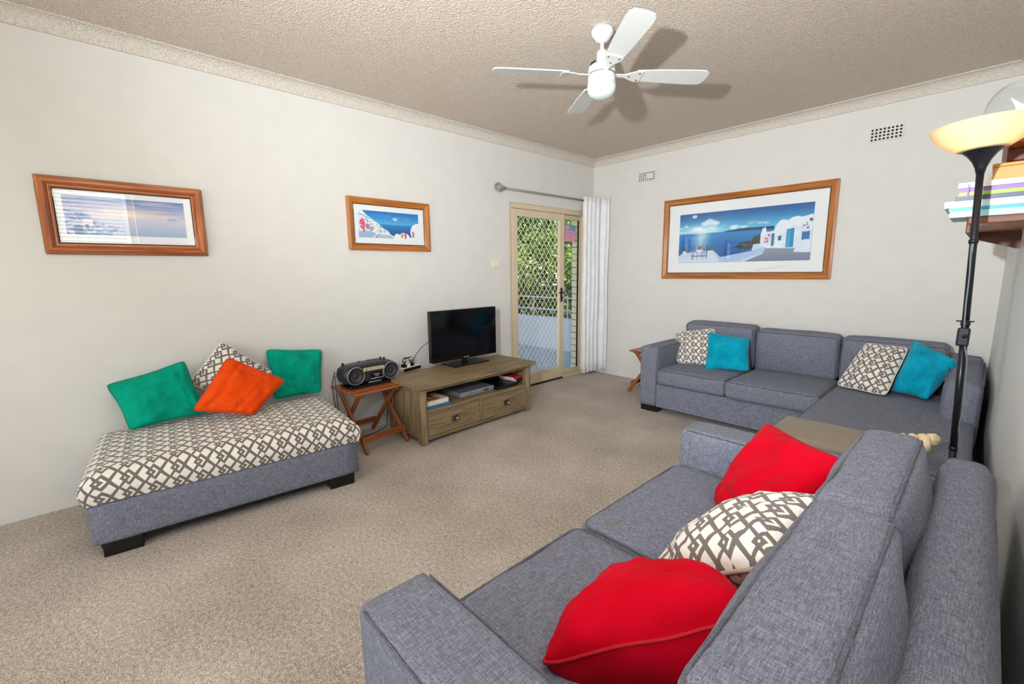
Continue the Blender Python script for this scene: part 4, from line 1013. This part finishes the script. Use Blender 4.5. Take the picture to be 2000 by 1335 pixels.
obj('dial_emblem', disc_prof(.009, [(0, .002), (1, .002), (1, 0)]), cmat('emblem_gold', (150, 130, 70)).name, dl, (.002, -.065, 0), (0, PI / 2, 0))
for k in range(6): rbox('key', (.098, -.05 + k * .018, .03), (.112, -.037 + k * .018, .040), 'silver', rad, .002)
rbox('foot_plate', (-.07, -.20, 0), (.10, .20, .022), 'black_gloss', rad, .008)
for x, y, hh in ((-.02, -.19, .012), (-.02, -.06, .008), (-.02, .13, .014), (.0, .15, .012), (-.02, .02, .006)): obj('top_knob', tube([(x, y, .172), (x, y, .18 + hh)], .009, 10), 'black_plastic', rad, smooth=True)
obj('aerial', tube([(-.05, -.2, .172), (-.05, .16, .184)], .003, 6), 'silver', rad, smooth=True)
tag(obj('black_cord', tube(smooth_path([(.055, -3.43, .56), (.05, -3.455, .47), (.05, -3.455, .40), (.06, -3.45, .30), (.09, -3.43, .12), (.12, -3.40, .012), (.16, -3.25, .007), (.11, -3.1, .007), (.06, -3.02, .02), (.03, -2.98, .2), (.02, -2.98, .36)]), .0032, 6), 'black_plastic', smooth=True), 'thin black power cord hanging behind the folding table', 'cord')
tag(obj('black_cord', tube(smooth_path([(.075, -3.44, .53), (.075, -3.44, .46), (.07, -3.435, .40), (.075, -3.43, .25), (.10, -3.38, .012), (.2, -3.2, .007), (.18, -3.05, .007), (.1, -2.99, .01)]), .003, 6), 'charcoal_plastic', smooth=True), 'second grey power cord hanging behind the folding table', 'cord')

# ------------------------------------------------------------------ tv cabinet
cab = thing('tv_cabinet', 'weathered oak tv cabinet with two drawers and an open shelf', 'tv cabinet', (.415, -2.425, 0), .035)
CW, CD, CH = 1.235, .49, .485
x0, x1, y0, y1 = -CD / 2, CD / 2, -CW / 2, CW / 2
rbox('top', (x0 - .015, y0 - .035, CH - .032), (x1 + .035, y1 + .045, CH), 'oak_y', cab, .004)
rbox('top_border', (x0 - .013, y0 - .033, CH), (x1 + .033, y0 + .07, CH + .001), 'oak_x', cab, 0)
for x in (x0, x1 - .058):
    for y in (y0, y1 - .058): rbox('leg', (x, y, 0), (x + .058, y + .058, CH - .032), 'oak_z', cab, .006)
for y in (y0 + .008, y1 - .026):
    sp = rbox('side_panel', (x0 + .058, y, .05), (x1 - .058, y + .018, CH - .032), 'oak_z', cab, 0)
    yy = -.016 if y < 0 else .0
    rbox('side_rail', (-.187, -.014 if y < 0 else .004, -.201), (.187, -.004 if y < 0 else .014, -.161), 'oak_x', sp, .003); rbox('side_rail', (-.187, -.014 if y < 0 else .004, .161), (.187, -.004 if y < 0 else .014, .201), 'oak_x', sp, .003)
rbox('back_panel', (x0 + .005, y0 + .058, .05), (x0 + .018, y1 - .058, CH - .032), 'tide_dark', cab, 0)
rbox('shelf_board', (x0 + .018, y0 + .026, .250), (x1 - .006, y1 - .026, .272), 'oak_y', cab, .002)
rbox('top_rail', (x1 - .03, y0 + .058, CH - .062), (x1 - .006, y1 - .058, CH - .032), 'oak_y', cab, .003)
rbox('bottom_rail', (x1 - .03, y0 + .058, .03), (x1 - .008, y1 - .058, .058), 'oak_y', cab, .003)
rbox('divider', (x1 - .03, .0 - .028, .058), (x1 - .004, .0 + .028, .25), 'oak_z', cab, .003)
for ya, yb in ((y0 + .062, -.031), (.031, y1 - .062)):
    dr = rbox('drawer', (x1 - .03, ya, .062), (x1 - .001, yb, .247), 'oak_y', cab, .004)
    hp = rbox('handle_plate', (.0145, -.035, -.025), (.0175, .035, .025), cmat('antique_metal', (96, 84, 70), .45).name, dr, .002)
    hp.data.materials[0].node_tree.nodes['Principled BSDF'].inputs['Metallic'].default_value = .7
    obj('knob', lathe([(0, 0), (.006, 0), (.006, .010), (.013, .014), (.015, .021), (.010, .027), (0, .029)], 16), 'chrome', dr, (.0175, .004, 0), (0, PI / 2, 0), True)
    obj('bead', tube(rect_loop(yb - ya - .012, .173, .0150, .002, 1, 'yz'), .0022, 5, True), 'oak_x', dr)
def cabp(x, y, z): # cabinet-local to world
    c, s = math.cos(.035), math.sin(.035); return (.415 + c * x - s * y, -2.425 + s * x + c * y, z)

# things in and on the cabinet
book('book', 'flat blue book at the bottom of the left pile in the tv cabinet', 'book', .43, .635, -2.965, -2.725, .2725, .014, (36, 110, 170), group='books in the tv cabinet', rot=.04)
bk2 = book('book', 'thick white-edged cookbook with yellow trim in the left pile of the tv cabinet', 'book', .42, .615, -2.965, -2.735, .2872, .036, (236, 226, 206), group='books in the tv cabinet', rot=.05)
rbox('cover_photo', (-.09, -.10, .0362), (.08, .05, .0368), cmat('cover_pasta', (186, 120, 84)).name, bk2, 0)
for k in range(7): obj('cover_photo_detail', disc_prof(.02, [(0, .001), (1, .0006), (1, 0)]), cmat('cover_pasta2', (226, 190, 160)).name if k % 2 else cmat('cover_pasta3', (140, 76, 50)).name, bk2, (random.uniform(-.07, .06), random.uniform(-.08, .04), .037))
dv = thing('dvd_player', 'silver dvd player in the open shelf of the tv cabinet', 'dvd player', (.435, -2.405, .2725), .035)
rbox('body', (-.145, -.19, .004), (.14, .19, .046), 'dvd_silver', dv, .003)
fp = rbox('front_panel', (.14, -.19, .004), (.15, .19, .046), 'silver', dv, .004)
rbox('display', (.0045, .06, -.006), (.0055, .125, .010), cmat('display_red', (90, 28, 26), .3).name, fp, 0); rbox('disc_tray', (.0045, -.12, .002), (.0055, .03, .012), 'dvd_silver', fp, 0)
for y in (.145, .165): obj('button', tube([(0, 0, 0), (.004, 0, 0)], .006, 10), 'chrome', fp, (.004, y, .0), smooth=True)
for x in (-.12, .12):
    for y in (-.16, .16): obj('foot', tube([(x, y, 0), (x, y, .005)], .010, 8), 'rubber', dv)
sx_ = thing('set_top_box', 'flat black set-top box beside the silver dvd player', 'set-top box', (.47, -2.07, .2725), .035)
rbox('body', (-.12, -.13, .003), (.135, .13, .03), 'black_plastic', sx_, .003); rbox('front_strip', (.135, -.125, .006), (.138, .125, .026), 'black_gloss', sx_, .001)
book('book', 'black spined book at the bottom of the right pile in the tv cabinet', 'book', .37, .585, -1.955, -1.835, .304, .022, (24, 24, 30), group='books in the tv cabinet', rot=.1)
book('book', 'red and white covered book on top of the right pile in the tv cabinet', 'book', .37, .57, -1.975, -1.855, .3265, .018, (196, 56, 44), group='books in the tv cabinet', rot=.12)
cb_ = thing('cable_loop', 'tan cable loop hanging at the right end of the tv cabinet shelf', 'cable', (.50, -1.86, .345))
obj('loop', tube([(.02 * math.sin(a * .3), .05 * math.cos(a * PI / 9), .04 + .03 * math.sin(a * PI / 9)) for a in range(18)], .003, 6, True), cmat('tan_cable', (176, 140, 84)).name, cb_, smooth=True)

tv = thing('television', 'black flat screen television on the oak tv cabinet', 'television', (.235, -2.272, CH + .0005), .015)
ty, tz0, tz1 = .377, .05, .512
rbox('housing', (-.035, -ty, tz0), (.012, ty, tz1), 'black_plastic', tv, .004)
rbox('bezel', (.012, -ty, tz0), (.022, ty, tz1), 'black_gloss', tv, .003)
rbox('screen', (.0222, -ty + .018, tz0 + .026), (.0228, ty - .018, tz1 - .018), cmat('screen_black', (3, 3, 4), .09).name, tv, 0)
for k in range(7): rbox('brand_mark', (.0220, -.0315 + k * .009, tz0 + .009), (.0228, -.0250 + k * .009, tz0 + .019), 'silver', tv, .001)
obj('bezel_light', tube([(.0215, .10, tz0 - .002), (.0215, .16, tz0 - .002)], .003, 6), 'silver', tv)
rbox('stand_neck', (-.02, -.03, .012), (.006, .03, .09), 'black_gloss', tv, .004)
rbox('stand_base', (-.10, -.205, 0), (.115, .205, .013), 'black_gloss', tv, .004)
tag(obj('tv_cable', tube(smooth_path([(.20, -2.60, .75), (.10, -2.66, .66), (.05, -2.70, .58), (.03, -2.735, .50), (.03, -2.74, .495)]), .003, 6), 'charcoal_plastic', smooth=True), 'thin grey cable running down behind the television', 'cord')

pbd = thing('power_board', 'white power board with plugged black cords on the left end of the tv cabinet', 'power board', (.13, -2.80, CH + .0008), .25)
rbox('body', (-.028, -.10, 0), (.028, .10, .035), 'cream_plastic', pbd, .005); rbox('end_block', (.006, -.10, .002), (.034, .10, .03), 'black_plastic', pbd, .003)
for k in range(3):
    pl = rbox('plug', (-.02, -.085 + k * .045, .035), (.02, -.055 + k * .045, .065), 'page_white' if k % 2 else 'black_plastic', pbd, .004)
for k in range(7):
    a = k * .8; rr = .03 + .006 * (k % 3)
    pts = [(.012 * math.sin(a + i * .7), -.045 + rr * math.cos(i * PI / 8 + a * .2) + .006 * k, .062 + (rr + .012) * abs(math.sin(i * PI / 8))) for i in range(17)]
    obj('cord_loop', tube(smooth_path(pts, 3), .0034, 6), 'black_plastic' if k % 3 else 'page_white', pbd, smooth=True)
